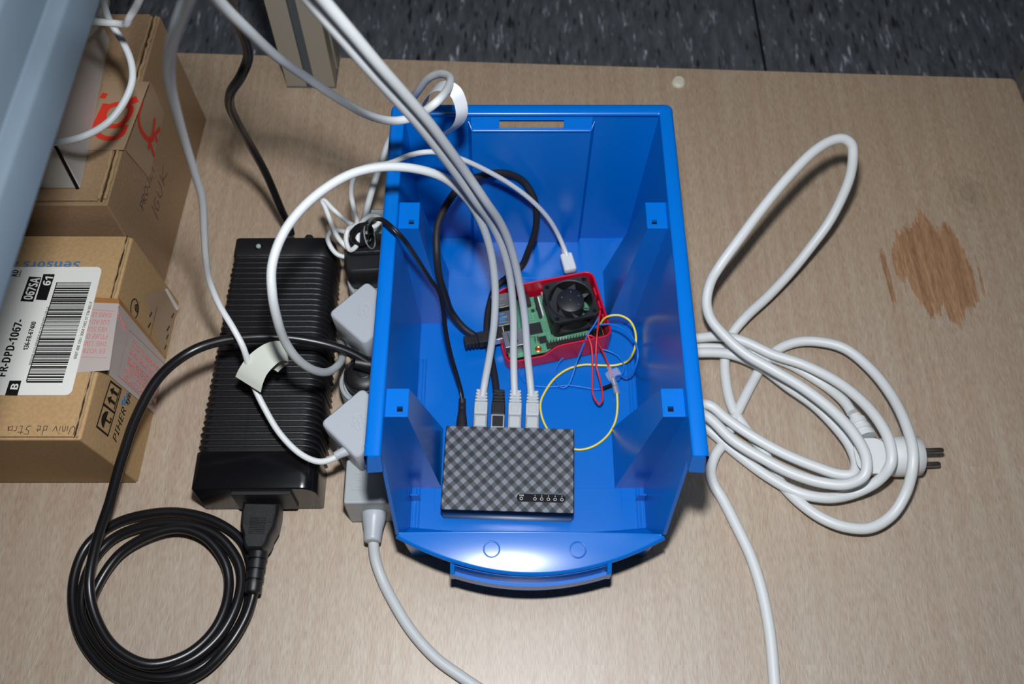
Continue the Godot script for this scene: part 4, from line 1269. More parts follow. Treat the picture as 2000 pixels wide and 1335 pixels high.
	part("flat_cable", w2, M.black_cord, b, inv)
	a2 = Acc.new()
	ring(a2, 0.010, 0.0006, Transform3D(Basis(Vector3.FORWARD, deg_to_rad(70)), Vector3(-0.1181, 0.0960, -0.4849)), 24, 6)
	part("tie", a2, M.clear, b, inv)
	a2 = Acc.new()
	lathe(a2, X2([0,0, 3.0,0, 3.1,4, 2.7,4.5, 2.7,5.5, 3.2,6, 3.3,9, 2.8,9.4, 2.8,10.4, 3.3,11, 3.9,16, 4.6,22, 4.8,31, 0,31]), Transform3D(Basis(Vector3.RIGHT, PI / 2), Vector3(-0.0420, 0.0150, -0.3751)), 18)
	part("barrel_plug", a2, M.rubber, b, inv)

# ---------------------------------------------------------------- network switch
const SW := Vector3(-0.0027, 0.0035, -0.3075)

func switch_box() -> void:
	var o := thing("network_switch", "small black five-port network switch with a grey plaid lid", "network switch", Transform3D(Basis(Vector3.UP, deg_to_rad(-1.8)), SW))
	var a := Acc.new()
	flat(a, rrect(0.105, 0.073, 0.0012, 2), 0.0, 0.0225, 0.0006, Transform3D(), 0.0012)
	part("case", a, M.black_gloss, o)
	a = Acc.new()
	flat(a, rrect(0.1042, 0.0722, 0.0010, 2), 0.0222, 0.0231, 0.0004)
	for k in a.v.size(): a.uv[k] = Vector2(a.v[k].x / 0.022, a.v[k].z / 0.0232)
	part("plaid_lid", a, M.plaid, o)
	a = Acc.new()
	flat(a, rrect(0.0385, 0.0066, 0.0032, 6), 0.0230, 0.02335, 0.0001, T(26.5, 0, 24.5))
	part("lamp_window", a, M.black_gloss, o)
	a = Acc.new()
	for x in [10.8, 21.6, 26.9, 32.2, 37.5, 42.8]:
		ring(a, 0.0011, 0.00022, T(x, 23.4, 25.3), 16, 5)
	part("lamp_ring", a, M.print_white, o)
	var names_ := ["PWR", "1", "2", "3", "4", "5"]
	var xs := [9.2, 21.1, 26.4, 31.7, 37.0, 42.3]
	for k in 6:
		words(o, names_[k], 1.3, Vector3(xs[k] * 0.001, 0.0234, 0.0234), Vector3.RIGHT, Vector3.FORWARD, M.print_white, sans, "lettering")
	# ports along the far side
	for k in 5:
		a = Acc.new()
		box(a, Vector3(-30.5 + 14.6 * k, 4, -36.6), Vector3(-17.0 + 14.6 * k, 17, -35.4), 0.4)
		part("port", a, M.dark, o)

func plug8(o: Node3D, tip: Vector3, turn: float, boot: Material) -> void:       # tip: middle of the plug's front; points along local +z
	var inv := o.transform.affine_inverse()
	var t := Transform3D(Basis(Vector3.UP, deg_to_rad(turn)), tip)
	var a := Acc.new()
	box(a, Vector3(-5.9, -4.2, -8.5), Vector3(5.9, 4.2, 4), 0.5, t)
	part("plug", a, M.steel, o, inv)
	a = Acc.new()
	box(a, Vector3(-4.4, 3.9, -6.6), Vector3(4.4, 4.7, 3), 0.3, t)
	part("plug_latch", a, boot, o, inv)
	a = Acc.new()
	box(a, Vector3(-5.7, -4.6, -20), Vector3(5.7, 4.6, -8.2), 0.9, t)
	for k in 4:
		var w := 5.4 - 0.2 * k
		box(a, Vector3(-w, -4.2 + 0.2 * k, -22.6 - 3.1 * k), Vector3(w, 4.2 - 0.2 * k, -20.4 - 3.1 * k), 0.6, t)
	box(a, Vector3(-4.1, -3.4, -32), Vector3(4.1, 3.4, -19), 1.0, t)
	box(a, Vector3(-3.3, 4.4, -17), Vector3(3.3, 5.0, -11), 0.3, t)
	part("boot", a, boot, o, inv)

func network_cables() -> void:
	# outermost grey cable: loops out over the brick to the left
	var o := thing("network_cable", "grey network cable looping out left over the black power brick", "network cable")
	part("cable", cable(V([-25.1,15,-377.0, -22.6,22,-390.4, -18.5,38,-406.4, -14.8,62,-422.1, -13.7,92,-438.0, -16.8,128,-448.1, -23.9,165,-450.4, -35,200,-447.1, -49.1,226,-442.4, -66.9,240,-438.1, -86.6,248,-432.8, -105.3,252,-424.3, -122.8,252,-411.4, -138.2,250,-394.5, -148.6,246,-377.0, -154.4,238,-359.4, -155,226,-345.6, -155.2,205,-338.8, -155.2,180,-337.5, -151.5,155,-337.3, -145.2,128,-342.7, -139.6,104,-353.8, -135.9,84,-370.7, -136.9,66,-388.0, -140.3,51,-402.1, -145.7,32,-417.7, -150.8,12,-432.1]), 3.15, 12), M.grey_cord, o)
	plug8(o, Vector3(-0.0265, 0.0140, -0.3517), -1.8, M.grey_boot)
	var o2 := thing("network_cable", "grey network cable plugged in right beside the short black network cable, rising straight up", "network cable")
	part("cable", cable(V([2.2,15,-378.5, 1.7,20,-391.5, 1.3,32,-409.7, 1.3,56,-430.7, -0.8,86,-444.4, -6.4,125,-450.2, -14.7,160,-449.3, -25.7,200,-440.2, -36.5,238,-432.6, -47.2,278,-422.2, -57.1,314,-412.1, -67.2,346,-402.4, -77,378,-392.3, -86.1,408,-383.5, -94.5,438,-373.8, -100.3,466,-361.8, -107.4,505,-345.5, -112.3,540,-331.0, -119.7,570,-320.3]), 3.15, 12), M.grey_cord, o2)
	plug8(o2, Vector3(0.0021, 0.0140, -0.3508), -1.8, M.grey_boot)
	var o3 := thing("network_cable", "grey network cable plugged in nearest the yellow wire, rising straight up", "network cable")
	part("cable", cable(V([16.5,15,-377.5, 15.2,20,-391.5, 13,34,-408.6, 10.7,60,-428.3, 6.2,92,-440.5, 0,132,-445.4, -7.6,168,-443.4, -18.8,208,-435.4, -30.3,244,-430.0, -40.8,284,-419.1, -50.6,321,-408.1, -60.5,353,-398.4, -70.2,385,-387.8, -79.1,415,-378.6, -87.5,445,-368.3, -93.4,473,-355.7, -101.1,511,-339.2, -105.1,548,-321.8, -112.9,578,-310.2]), 3.15, 12), M.grey_cord, o3)
	plug8(o3, Vector3(0.0167, 0.0140, -0.3503), -1.8, M.grey_boot)
	var o4 := thing("network_cable", "short black network cable looping from the small computer to the switch", "network cable")
	part("cable", cable(V([-32.3,15,-436.6, -42.2,18,-443.1, -52.6,30,-451.6, -56.3,58,-450.7, -59.6,88,-450.6, -60.7,108,-459.6, -60,118,-480.3, -52.1,122,-500.5, -40.2,120,-520.5, -23.6,115,-534.3, -6.5,108,-542.2, 8.8,95,-545.0, 18.7,80,-538.5, 21.7,62,-532.7, 20.2,44,-526.3, 14.9,26,-519.4, 8.5,10,-513.4, -3.8,7.5,-503.2, -14.9,6.6,-492.1, -20.3,6.6,-474.0, -22.4,6.6,-455.2, -21.7,6.6,-436.7, -18.3,7.5,-418.2, -15,11,-398.7, -12.6,15,-377.0]), 3.05, 12), M.rubber, o4)
	plug8(o4, Vector3(-0.0120, 0.0140, -0.3513), -1.8, M.rubber)
	plug8(o4, Vector3(-0.0103, 0.0190, -0.4348), 103.0, M.rubber)
	# cable sagging from the top left, curling behind the bin, with a paper flag
	var o5 := thing("network_cable", "pale cable sagging from the top left and curling round the far corner of the bin", "network cable")
	part("cable", cable(V([-105.8,610,-238.6, -112.7,565,-272.1, -138.2,465,-361.3, -142.5,430,-384.6, -141.9,392,-408.0, -139.4,342,-438.6, -131.7,298,-464.7, -115.2,270,-472.2, -97.9,256,-471.4, -80.5,254,-468.1, -64.2,260,-467.7, -50.6,272,-468.0, -43.7,262,-491.5, -43.7,252,-510.0, -51.2,240,-525.8, -61.7,224,-537.5, -73,196,-551.1, -85.7,150,-578.1, -97.1,118,-589.2, -108.7,98,-583.6, -116.2,86,-567.7, -122.9,76,-550.1, -127.4,70,-532.2, -130.8,64,-520.0, -134.3,58,-507.9]), 3.0, 12), M.grey_cord, o5)
	var tagp := smooth(V([-66.2,205,-527.9, -61.9,226,-517.2, -55.6,242,-509.4, -49.6,252,-502.2, -44,258,-495.4, -38.9,258,-490.6, -36,250,-488.7, -35.4,240,-487.5, -38.2,228,-489.8, -43.3,216,-494.7, -49.4,205,-500.6, -52.1,200,-503.0]), 4)
	var a := Acc.new()
	sweep(a, tagp, PackedVector2Array([Vector2(-0.0034, 0.0030), Vector2(-0.0038, 0.0026), Vector2(0.0034, -0.0030), Vector2(0.0038, -0.0026)]))
	tag(part("paper_tag", a, M.tape_paper, self), "curled white paper tape flag stuck to the cable over the far bin edge", "tag")

# ---------------------------------------------------------------- small computer
func computer() -> void:
	var at := T(33.5, 4.2, -451.5, 12.9)
	var o := thing("single_board_computer", "small green single-board computer in an open red case with a black fan", "computer", at)
	# case: base and walls
	var L := 47.2
	var B := 34.7
	var a := Acc.new()
	flat(a, rrect(0.0944, 0.0694, 0.008, 5), 0.0, 0.0022, 0.0005)
	part("case_base", a, M.red_case, o)
	# wall outline sampled round the rim with its own height: low at the left front corner and at the ports
	var outer := rrect(0.0944, 0.0694, 0.008, 6)
	var dense := PackedVector2Array()
	for k in outer.size():
		var p := outer[k]
		var q := outer[(k + 1) % outer.size()]
		var n := maxi(1, int(p.distance_to(q) / 0.002))
		for j in n: dense.append(p.lerp(q, float(j) / n))
	var inner := inset(dense, 0.0024)
	var height := func(p: Vector2) -> float:
		var x := p.x * 1000.0
		var z := -p.y * 1000.0
		if z > 24.0 and x < 2.0:
			return lerpf(14.0, 26.5, smoothstep(-16.0, 0.0, x))
		if x < -42.0: return 9.0 if z > -30.0 else 20.0
		if z < -30.0 and x < -30.0: return lerpf(20.0, 27.0, smoothstep(-44.0, -30.0, x))
		return 27.0
	a = Acc.new()
	var m := dense.size()
	for k in m:
		var k2 := (k + 1) % m
		var h1: float = height.call(dense[k]) * 0.001
		var h2: float = height.call(dense[k2]) * 0.001
		var e := (dense[k2] - dense[k]).normalized()
		var nn := Vector3(e.y, 0, e.x)
		var o1 := Vector3(dense[k].x, 0, -dense[k].y)
		var o2 := Vector3(dense[k2].x, 0, -dense[k2].y)
		var i1 := Vector3(inner[k].x, 0, -inner[k].y)
		var i2 := Vector3(inner[k2].x, 0, -inner[k2].y)
		var lift := Vector3(0, 0.0006, 0)
		for q in [[o1 + Vector3.UP * 0.001, o2 + Vector3.UP * 0.001, o2 + Vector3.UP * h2 - lift, o1 + Vector3.UP * h1 - lift, nn, nn], [o1 + Vector3.UP * h1 - lift, o2 + Vector3.UP * h2 - lift, o2.lerp(i2, 0.3) + Vector3.UP * h2, o1.lerp(i1, 0.3) + Vector3.UP * h1, nn, Vector3.UP], [o1.lerp(i1, 0.3) + Vector3.UP * h1, o2.lerp(i2, 0.3) + Vector3.UP * h2, i2 + Vector3.UP * h2 - lift, i1 + Vector3.UP * h1 - lift, Vector3.UP, -nn], [i1 + Vector3.UP * 0.001, i2 + Vector3.UP * 0.001, i2 + Vector3.UP * h2 - lift, i1 + Vector3.UP * h1 - lift, -nn, -nn]]:
			var i0 := a.vert(q[0], q[4])
			a.vert(q[1], q[4]); a.vert(q[2], q[5]); a.vert(q[3], q[5])
			a.quad(i0, i0 + 1, i0 + 2, i0 + 3)
	part("case_wall", a, M.red_case, o)
	a = Acc.new()                                    # clips on the short right wall
	for z in [-14.0, 0.0, 14.0]:
		box(a, Vector3(43.2, 14, z - 4), Vector3(45.2, 24, z + 4), 0.5)
	part("case_clip", a, M.red_case, o)
	# board
	a = Acc.new()
	flat(a, rrect(0.086, 0.0575, 0.003, 4), 0.0085, 0.0100, 0.0001)
	part("circuit_board", a, M.pcb, o)
	a = Acc.new()
	var rng := RandomNumberGenerator.new()
	rng.seed = 3
	for k in 22:                                     # broad copper traces
		var x := rng.randf_range(-24, 4)
		var z := rng.randf_range(-25, 14)
		var l := rng.randf_range(3, 11)
		if k % 2: box(a, Vector3(x, 9.9, z), Vector3(x + l, 10.08, z + 0.5), 0.0)
		else: box(a, Vector3(x, 9.9, z), Vector3(x + 0.5, 10.08, z + l), 0.0)
	part("trace", a, M.pcb_trace, o)
	for c in [[-20.5, -1.5, -8.5, 9.5, 1.3], [-2.0, -4.0, 10.0, 13.0, 1.3], [-14.0, 13.2, -7.0, 20.0, 1.2], [-13.5, -16.0, -10.5, -13.0, 0.8], [-9.0, -17.0, -6.8, -13.8, 0.8]]:
		a = Acc.new()
		box(a, Vector3(c[0], 9.95, c[1]), Vector3(c[2], 10.0 + c[4], c[3]), 0.2)
		part("chip", a, M.chip, o)
	a = Acc.new()
	for k in 40:
		var x := rng.randf_range(-22, 6)
		var z := rng.randf_range(-25, 20)
		box(a, Vector3(x, 9.95, z), Vector3(x + 1.1, 10.6, z + 0.6), 0.0)
	var tiny := part("small_component", a, mat(rgb(150, 136, 112), 0.4, 0.5), o)
	tiny.set_meta("kind", "stuff")
	# ports at the left end
	for q in [[-29.0, -14.6, 0], [-11.0, 3.4, 1]]:
		a = Acc.new()
		box(a, Vector3(-47.5, 10, q[0]), Vector3(-30.0, 25.6, q[1]), 0.5)
		for s in 4:                                  # springs cut in the shell
			box(a, Vector3(-45.5 + 2.5 * (s % 2), 25.4, q[0] + 2.2 + 2.9 * s), Vector3(-39.5 + 2.5 * (s % 2), 26.0, q[0] + 2.9 + 2.9 * s), 0.1)
		part("usb_port", a, M.nickel, o)
		a = Acc.new()
		box(a, Vector3(-48.0, 12, q[0] + 1.6), Vector3(-47.0, 23.8, q[1] - 1.6), 0.2)
		if q[2] == 1:
			for s in 3: box(a, Vector3(-46.5, 25.5, q[0] + 2.2 + 4.0 * s), Vector3(-39.5 + 1.5 * (s % 2), 26.1, q[0] + 3.6 + 4.0 * s), 0.2)
		part("usb_tongue", a, M.usb_blue if q[2] == 1 else M.dark, o)
	a = Acc.new()
	box(a, Vector3(-45.5, 10, 8.0), Vector3(-25.5, 23.2, 24.2), 0.5)
	part("network_port", a, M.steel, o)
	a = Acc.new()
	for k in 3: box(a, Vector3(-41.0 + 3.4 * k, 23.1, 10.0), Vector3(-40.4 + 3.4 * k, 23.4, 21.0), 0.0)
	part("port_print", a, M.chip, o)
	# audio jack, camera connector, small video sockets along the far side
	a = Acc.new()
	box(a, Vector3(-19.5, 10, -29.5), Vector3(-12.5, 16, -18.5), 0.4)
	lathe(a, X2([0,0, 3.0,0, 3.0,3, 0,3]), Transform3D(Basis(Vector3.RIGHT, -PI / 2), Vector3(-0.016, 0.013, -0.029)), 16)
	part("audio_jack", a, M.chip, o)
	a = Acc.new()
	box(a, Vector3(-8.5, 10, -26), Vector3(-5.6, 15.5, -5.0), 0.3)
	part("ribbon_socket", a, M.chip, o)
	a = Acc.new()
	box(a, Vector3(-5.7, 10, -25.4), Vector3(-4.2, 14.2, -5.6), 0.2)
	part("ribbon_latch", a, M.print_white, o)
	for x in [-1.5, 12.0, 27.0]:
		a = Acc.new()
		box(a, Vector3(x, 10, -30.5), Vector3(x + (7.2 if x < 20 else 9.0), 13.2, -22.5), 0.5)
		part("socket", a, M.steel, o)
	# pin header along the near side
	a = Acc.new()
	box(a, Vector3(-9.0, 10, 21.4), Vector3(41.8, 12.6, 26.6), 0.2)
	part("pin_header", a, M.chip, o)
	a = Acc.new()
	for k in 20:
		for r in 2:
			var x := -7.6 + 2.54 * k
			box(a, Vector3(x - 0.35, 12.5, 22.4 + 2.54 * r), Vector3(x + 0.35, 19.0, 23.1 + 2.54 * r), 0.1)
	part("header_pins", a, M.nickel, o)
	a = Acc.new()
	for k in 4: box(a, Vector3(-18.0 + 2.6 * (k % 2), 10, 15.0 + 2.6 * (k / 2)), Vector3(-17.2 + 2.6 * (k % 2), 17.0, 15.8 + 2.6 * (k / 2)), 0.1)
	part("service_pins", a, M.nickel, o)
	a = Acc.new()
	box(a, Vector3(29.0, 12.6, 21.2), Vector3(40.5, 19.5, 24.0), 0.3)
	part("wire_housing", a, M.dark, o)
	for p in [[-16.5, 24.5], [39.5, 24.8]]:             # plated mounting holes
		a = Acc.new()
		ring(a, 0.0022, 0.0009, T(p[0], 9.9, p[1]), 24, 6)
		part("mounting_ring", a, M.gold, o)
		a = Acc.new()
		lathe(a, X2([0,0, 1.6,0, 1.6,0.6, 0,0.8]), T(p[0], 9.8, p[1]), 16)
		part("mounting_post", a, M.red_case, o)
	words(o, "BF41C", 2.2, Vector3(0.0025, 0.0101, 0.0195), Vector3.RIGHT, Vector3.FORWARD, M.print_white, sans, "lettering")
	# ---- fan
	var ft := T(18.2, 14.6, -2.6, 1.5)
	var fo := Node3D.new()
	a = Acc.new()
	var half := 20.6
	var n := 48
	var sq := PackedVector2Array()
	var ci := PackedVector2Array()
	for k in n:
		var t := TAU * k / n
		var d := Vector2(cos(t), sin(t))
		var s := 1.0 / maxf(absf(d.x), absf(d.y))
		var r := minf(half * s, half * 1.29)
		sq.append(d * r * 0.001)
		ci.append(d * 0.0188)
	for lv in [[0.0, 0.004], [0.0185, 0.0225]]:          # two flanges
		for k in n:
			var k2 := (k + 1) % n
			var P := func(q: Vector2, y: float) -> Vector3: return Vector3(q.x, y, -q.y)
			a.face([P.call(sq[k], lv[1]), P.call(sq[k2], lv[1]), P.call(ci[k2], lv[1]), P.call(ci[k], lv[1])])
			a.face([P.call(ci[k], lv[0]), P.call(ci[k2], lv[0]), P.call(sq[k2], lv[0]), P.call(sq[k], lv[0])])
			a.face([P.call(sq[k], lv[0]), P.call(sq[k2], lv[0]), P.call(sq[k2], lv[1]), P.call(sq[k], lv[1])])
	lathe(a, X2([18.8,0, 18.8,22.5, 20.0,22.9, 20.3,21, 20.3,0]), Transform3D(), 48)
	for x: int in [-1, 1]:
		for z: int in [-1, 1]:
			lathe(a, X2([3.4,0, 3.4,22.8, 2.0,22.9, 1.9,14]), T(x * 16.6, 0, z * 16.6), 18)
	var frame := part("fan", a, M.black_flat, o, ft)
	for x: int in [-1, 1]:
		for z: int in [-1, 1]:
			a = Acc.new()  # dark disc in place of the shade down the screw hole
			lathe(a, X2([0,22.62, 1.9,22.62]), T(x * 16.6, 0, z * 16.6), 14)
			part("screw_hole_shade", a, M.dark, frame)
	a = Acc.new()
	lathe(a, X2([0,3, 11.6,3, 11.9,4, 11.9,20.9, 11.4,21.4, 0,21.4]), Transform3D(), 36)
	part("hub", a, M.black_flat, frame)
	for k in 7:                                      # blades
		a = Acc.new()
		var t0 := TAU * k / 7
		var grid := []
		for i in 5:
			var r := lerpf(0.0116, 0.0182, i / 4.0)
			for j in 5:
				var t := t0 + (j / 4.0) * (0.66 - 0.06 * i) + i * 0.05
				grid.append(Vector3(cos(t) * r, lerpf(0.0195, 0.009, j / 4.0), -sin(t) * r))
		for side in 2:
			var i0 := a.v.size()
			for q in grid: a.vert(q + Vector3(0, side * -0.0007, 0), Vector3(0.3 * sin(t0), 1 if side == 0 else -1, 0.3 * cos(t0)).normalized())
			for i in 4:
				for j in 4:
					a.quad(i0 + i * 5 + j, i0 + i * 5 + j + 1, i0 + i * 5 + j + 6, i0 + i * 5 + j + 5)
		part("blade", a, M.fan_blade, frame)
	for k in 3:                                      # struts from the hub to the frame
		a = Acc.new()
		var t := TAU * k / 3 + 0.5
		sweep(a, PackedVector3Array([Vector3(cos(t) * 0.010, 0.003, -sin(t) * 0.010), Vector3(cos(t) * 0.0188, 0.003, -sin(t) * 0.0188)]), PackedVector2Array([Vector2(-0.0012, -0.001), Vector2(0.0012, -0.001), Vector2(0.0012, 0.001), Vector2(-0.0012, 0.001)]))
		part("strut", a, M.black_flat, frame)
	a = Acc.new()
	for q in [[0, 0], [-3, 7.5], [-6.5, -4.5], [5.5, 6.0], [8.0, -2.5], [2.5, -8.0]]:
		lathe(a, X2([0.7,21.3, 0.6,21.7, 0,21.8]), T(q[0], 0, q[1]), 10)
	part("hub_rivet", a, M.nickel, frame)
	fo.free()

# ---------------------------------------------------------------- hook-up wires
func loose_wires() -> void:
	var y := thing("hookup_wire", "thin yellow wire looping from the small computer round under the switch", "wire")
	part("wire", cable(V([76.6,26,-442.0, 79.5,34,-442.9, 84.7,40,-442.4, 93.1,40,-442.4, 100.9,38,-438.5, 104.9,37,-429.4, 105.3,35,-419.0, 103.3,26,-413.0, 98.8,10,-413.3, 89.3,6,-412.4, 78.1,6,-412.4, 62.5,6,-412.9, 49,6,-408.8, 37.2,6,-399.8, 29.1,6,-387.9, 24.5,6,-376.6, 24.8,5.5,-365.7, 28.5,5,-354.5, 36.5,4.6,-342.4, 44.9,4.6,-335.0, 52.1,4.6,-333.6, 59.8,4.6,-333.6, 70.6,4.6,-337.8, 80.9,4.6,-347.1, 87.5,5,-359.3, 89.7,7,-371.3, 89.8,9,-384.4]), 0.95, 8), M.wire_yellow, y)
	var b := thing("hookup_wire", "thin blue wire hanging off the fan and looping across the bin floor", "wire")
	part("wire", cable(V([75.8,38,-445.2, 71.2,36,-436.6, 64.9,33,-427.7, 60.3,24,-419.2, 55.6,16,-410.0, 52,11,-399.7, 48.1,7,-392.3, 43.2,6,-390.4, 38.9,6,-394.8, 37.3,6,-403.8, 39.7,7,-412.4, 46.1,8,-420.0, 56.1,9,-425.5, 69.6,9,-427.6, 83,9,-425.5, 92.1,9,-420.4, 97,9,-411.3, 95.6,9,-403.2, 90.8,9,-395.7]), 0.8, 8), M.wire_blue, b)
	var b2 := thing("hookup_wire", "thin blue wire arching from the pin header towards the right bin wall", "wire")
	part("wire", cable(V([70.1,26,-436.9, 72.5,30,-437.6, 78.5,33,-437.9, 87.8,36,-435.6, 96.9,38,-428.8, 103,40,-418.6, 105.7,40,-406.2, 104.5,35,-398.2, 101.2,27,-393.7, 96.8,19,-394.0, 91.6,12,-399.1, 88.5,7,-399.3]), 0.8, 8), M.wire_blue, b2)
	var b3 := thing("hookup_wire", "thin blue wire lying flat on the bin floor, ending in a black sleeve", "wire")
	part("wire", cable(V([8.1,5,-416.5, 6.2,4.6,-407.1, 9.8,4.6,-398.5, 19.9,5,-392.8, 35.3,5,-391.9, 48.6,6,-392.8, 61.7,6,-390.8, 72.7,6,-388.9, 79.3,6,-389.9]), 0.75, 8), M.wire_blue, b3)
	var a := Acc.new()
	var sl := cable(V([77.5,6.5,-389.1, 86.4,7.5,-392.6]), 1.7, 10, 4)
	part("sleeve", sl, M.dark, b3)
	var r := thing("hookup_wire", "thin red wire hanging in a long narrow loop in front of the red case", "wire")
	part("wire", cable(V([75.9,38,-448.3, 74.1,38,-436.4, 72.4,36,-424.9, 71.4,30,-410.8, 71.9,24,-401.7, 74.3,21,-392.0, 76.1,20,-380.8, 75.7,19,-371.2, 73,19,-368.8, 70.2,19,-372.1, 68.2,20,-377.9, 68.1,23,-392.4, 68.4,27,-407.5, 67.7,31,-417.7, 66,33,-423.1, 64.3,34,-426.6]), 0.85, 8), M.wire_red, r)
	var r2 := thing("hookup_wire", "thin red wire running slantwise into the clear crimp sleeve", "wire")
	part("wire", cable(V([64.3,34,-426.6, 69.2,33,-425.7, 73.9,27,-423.0, 78.6,20,-417.4, 83.2,13,-409.1, 86.1,10,-400.7, 87.7,9,-394.8]), 0.8, 8), M.wire_red, r2)
	# clear crimp sleeves
	var c := thing("crimp_sleeve", "clear plastic crimp connector joining the yellow and red wires", "connector")
	a = Acc.new()
	sweep(a, smooth(V([83.8,11,-408.7, 86.1,10,-399.2, 88.3,9.5,-391.0, 89.7,9.5,-383.2]), 4), circle(0.0026, 14), func(t): return 0.75 + 0.35 * t)
	part("sleeve", a, M.clear, c)
	a = Acc.new()
	sweep(a, V([86.9,10,-397.7, 88.3,9.5,-391.0]), PackedVector2Array([Vector2(-0.0014, -0.0009), Vector2(0.0014, -0.0009), Vector2(0.0014, 0.0009), Vector2(-0.0014, 0.0009)]))
	sweep(a, V([88.3,9.5,-390.0, 89.7,9.5,-383.7]), PackedVector2Array([Vector2(-0.0021, -0.0014), Vector2(0.0021, -0.0014), Vector2(0.0021, 0.0014), Vector2(-0.0021, 0.0014)]))
	part("crimp", a, M.steel, c)
	a = Acc.new()
	var sb: Vector3 = Vector3(0.0878, 0.0070, -0.4028)
	flat(a, rrect(0.013, 0.009, 0.002), -0.002, 0.002, 0.0006, Transform3D(Basis(Vector3.UP, deg_to_rad(28)), sb))
	part("clear_shell", a, M.clear, c)

# ---------------------------------------------------------------- white extension cord
func extension_cord() -> void:
	var o := thing("extension_cord", "thick white extension cord in tangled loops on the plywood, ending in a two-pin plug", "extension cord")
	var pts := V([284.2,18,-360.7, 281.3,14,-372.7, 273.3,8,-387.9, 259.5,6,-401.3, 241.3,6,-413.9, 215.7,6,-424.1, 191.5,6,-428.3, 166.8,6,-429.8, 146.3,6,-427.2, 129.4,6,-411.4, 127.7,6,-388.9, 143.5,6,-366.9, 165,6,-351.2, 185.2,6,-330.7, 209.5,8,-308.0, 231.7,11,-292.7, 255.1,13,-287.5, 275.7,15,-291.1, 291.9,26,-297.3, 299.5,39,-306.3, 300.7,42,-322.6, 296.7,38,-344.7, 288.5,30,-367.1, 274.7,23,-387.5, 250.9,17,-407.0, 226.4,15,-418.1, 201.3,15,-431.9, 183.9,15,-436.1, 168.1,15,-435.5, 145.3,15,-430.4, 122.9,15,-411.6, 119.9,15,-386.7, 138.1,15,-369.8, 165.3,15,-369.8, 179.8,15,-356.5, 199.4,15,-340.6, 222.8,15,-325.4, 245.9,16,-313.7, 264.9,18,-305.7, 274.6,20,-305.4, 279,20,-314.3, 277.1,19,-330.5, 268.8,17,-348.9, 254.3,16,-369.3, 235.4,15,-386.7, 214.2,14,-407.1, 191.1,14,-418.7, 166.9,14,-420.7, 144.3,14,-417.2, 127.5,14,-399.6, 129.9,16,-376.5, 147.7,20,-364.9, 163,22,-354.6, 180.4,22,-334.6, 203.2,23,-317.5, 225.9,24,-303.7, 248.3,27,-294.7, 264.4,33,-291.4, 275.9,41,-295.5, 278.9,44,-308.5, 274.2,42,-329.3, 262.5,38,-351.6, 241.7,35,-375.1, 219.1,33,-393.4, 197,34,-408.6, 180.6,38,-423.8, 169.1,44,-436.9, 165.3,52,-448.4, 168,62,-461.5, 174.4,72,-470.5, 189.6,84,-488.3, 211.9,96,-515.1, 234.5,106,-540.0, 258.1,112,-562.9, 274.9,113,-574.0, 285.7,112,-576.6, 293.1,108,-573.8, 295.7,100,-567.5, 296.1,84,-557.9, 291.4,66,-546.5, 282.8,50,-533.2, 269.1,36,-518.0, 250.9,24,-498.4, 229,17,-476.7, 206.6,14,-456.0, 193.8,8,-441.2, 187,5,-422.1, 185.3,4.6,-397.0, 187.9,4.6,-372.4, 196.6,4.6,-353.3, 209,5,-332.0, 218.1,6,-306.6, 228,8,-290.3, 245.2,11,-272.7, 263.5,13,-263.5, 283.3,14,-262.3, 301.1,17,-271.9, 312.4,26,-287.7, 316,38,-302.4, 317.8,42,-316.0, 319.1,36,-343.3, 316.9,25,-374.4, 307.4,17,-403.0, 289.9,14,-424.8, 269.7,11,-433.2, 250.4,8,-434.4, 232.1,5,-427.3, 218.1,4.8,-412.0, 205.4,4.8,-392.0, 191.7,4.8,-367.5, 177.9,5,-340.4, 168.2,6,-327.0, 163.4,6,-313.3, 164.9,5.5,-302.3, 171.2,5,-289.2, 180.2,5,-265.5, 188.1,5,-242.4, 193.3,5,-215.9, 195.5,5,-186.5, 194.9,5,-158.1, 193,5,-129.0, 188.8,5,-94.2, 177.9,5,-54.5, 162,5,-10.9])
	part("cord", cable(pts, 4.45, 14, 6), M.white_cord, o)
	# plug: a round-shouldered body lying on its side, pins to the right
	var at := Transform3D(Basis(Vector3.UP, deg_to_rad(2.0)), Vector3(0.3021, 0.0170, -0.3214))
	var a := Acc.new()
	var s := Transform3D(at.basis * Basis(Vector3.FORWARD, deg_to_rad(90)), at.origin)      # lathe axis along x
	lathe(a, X2([0,-19, 11,-17.5, 14.5,-12, 15.2,-4, 15.4,6, 16.4,9, 16.8,20, 16.0,30, 14.5,31, 0,31]), s, 32)
	part("plug", a, M.white_cord, o)
	a = Acc.new()
	flat(a, PackedVector2Array(rrect(0.028, 0.031, 0.011, 6)), 0.0, 0.0014, 0.0006, Transform3D(Basis(Vector3.UP, deg_to_rad(2.0)), Vector3(0.2888, 0.0310, -0.3163)))
	part("grip", a, M.white_cord, o)
	a = Acc.new()
	var d := (Vector3(0.2865, 0.0160, -0.3607) - Vector3(0.2913, 0.0180, -0.3378)).normalized()
	var xx := d.cross(Vector3.UP).normalized()
	lathe(a, X2([0,0, 9.5,0, 9.0,5, 7.2,5.3, 7.2,6.6, 8.4,7, 8.0,11, 6.5,11.4, 6.5,12.8, 7.5,13.2, 7.0,18, 5.2,18.4, 5.0,22, 0,22]), Transform3D(Basis(xx, d, xx.cross(d)), Vector3(0.2913, 0.0180, -0.3378)), 20)
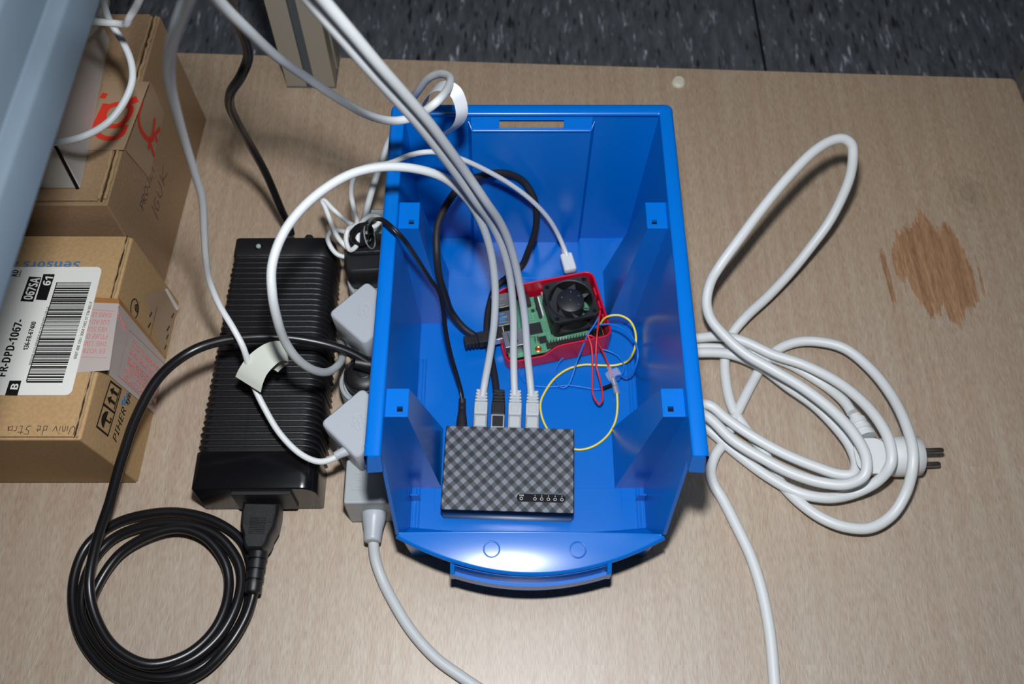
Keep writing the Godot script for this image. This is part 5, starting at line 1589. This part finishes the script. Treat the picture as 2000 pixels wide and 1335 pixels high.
	part("strain_relief", a, M.white_cord, o)
	for k in 2:
		a = Acc.new()
		var pz := -0.0095 + 0.019 * k
		lathe(a, X2([0,0, 2.3,0, 2.3,17.2, 1.6,18.6, 0,19.2]), Transform3D(at.basis * Basis(Vector3.FORWARD, deg_to_rad(90)), at.origin + Vector3(0.031, 0.004 - 0.011 * k, -0.0035 + 0.0075 * k)), 16)
		part("pin", a, M.nickel, o)

# ---------------------------------------------------------------- the rest
func odds() -> void:
	# stiff pale wrap round the white charger cable on the brick
	var a := Acc.new()
	var p := smooth(V([-201.9,92,-349.5, -199.3,97,-353.5, -195.3,101,-359.3, -189.4,104,-364.8, -183.1,105,-369.6, -177.4,104,-372.0, -173.9,100,-372.9, -174.1,95,-372.9, -177.9,91,-371.0, -181.9,89,-367.6, -184.5,88,-364.1]), 4)
	var sec := PackedVector2Array([Vector2(-0.0115, -0.0005), Vector2(0.0115, -0.0005), Vector2(0.0115, 0.0005), Vector2(-0.0115, 0.0005)])
	sweep(a, p, sec, func(t): return lerpf(1.08, 0.42, t))
	tag(part("cable_wrap", a, M.velcro, self), "stiff pale grey strap curled round the white cable above the power brick", "strap")
	# pale tube bent over the white carton
	var t := thing("pale_tube", "pale soft tube arching over the white carton and the red lettering", "tube")
	part("tube", cable(V([-286.3,300,-554.2, -285.7,285,-551.1, -285.3,270,-547.4, -278.2,258,-538.8, -273,250,-527.8, -271.2,245,-513.9, -275.6,240,-499.1, -285.7,235,-484.4, -301.8,230,-476.5, -320.3,226,-474.3, -344.2,222,-475.9]), 2.6, 12), M.grey_cord, t)
	var w := thing("bent_cable", "short white cable with a sharp elbow hanging above the far cardboard box", "cable")
	part("cable", cable(V([-186.4,430,-463.7, -201.4,395,-471.4, -219.5,360,-485.7, -233.2,335,-494.3, -241.7,322,-499.7, -247.9,314,-501.1, -251.6,308,-502.9, -254.8,305,-505.3, -262.7,302,-509.5, -274.3,300,-513.1, -290.2,300,-515.5, -307.7,300,-517.4]), 2.5, 12), M.white_cord, w)
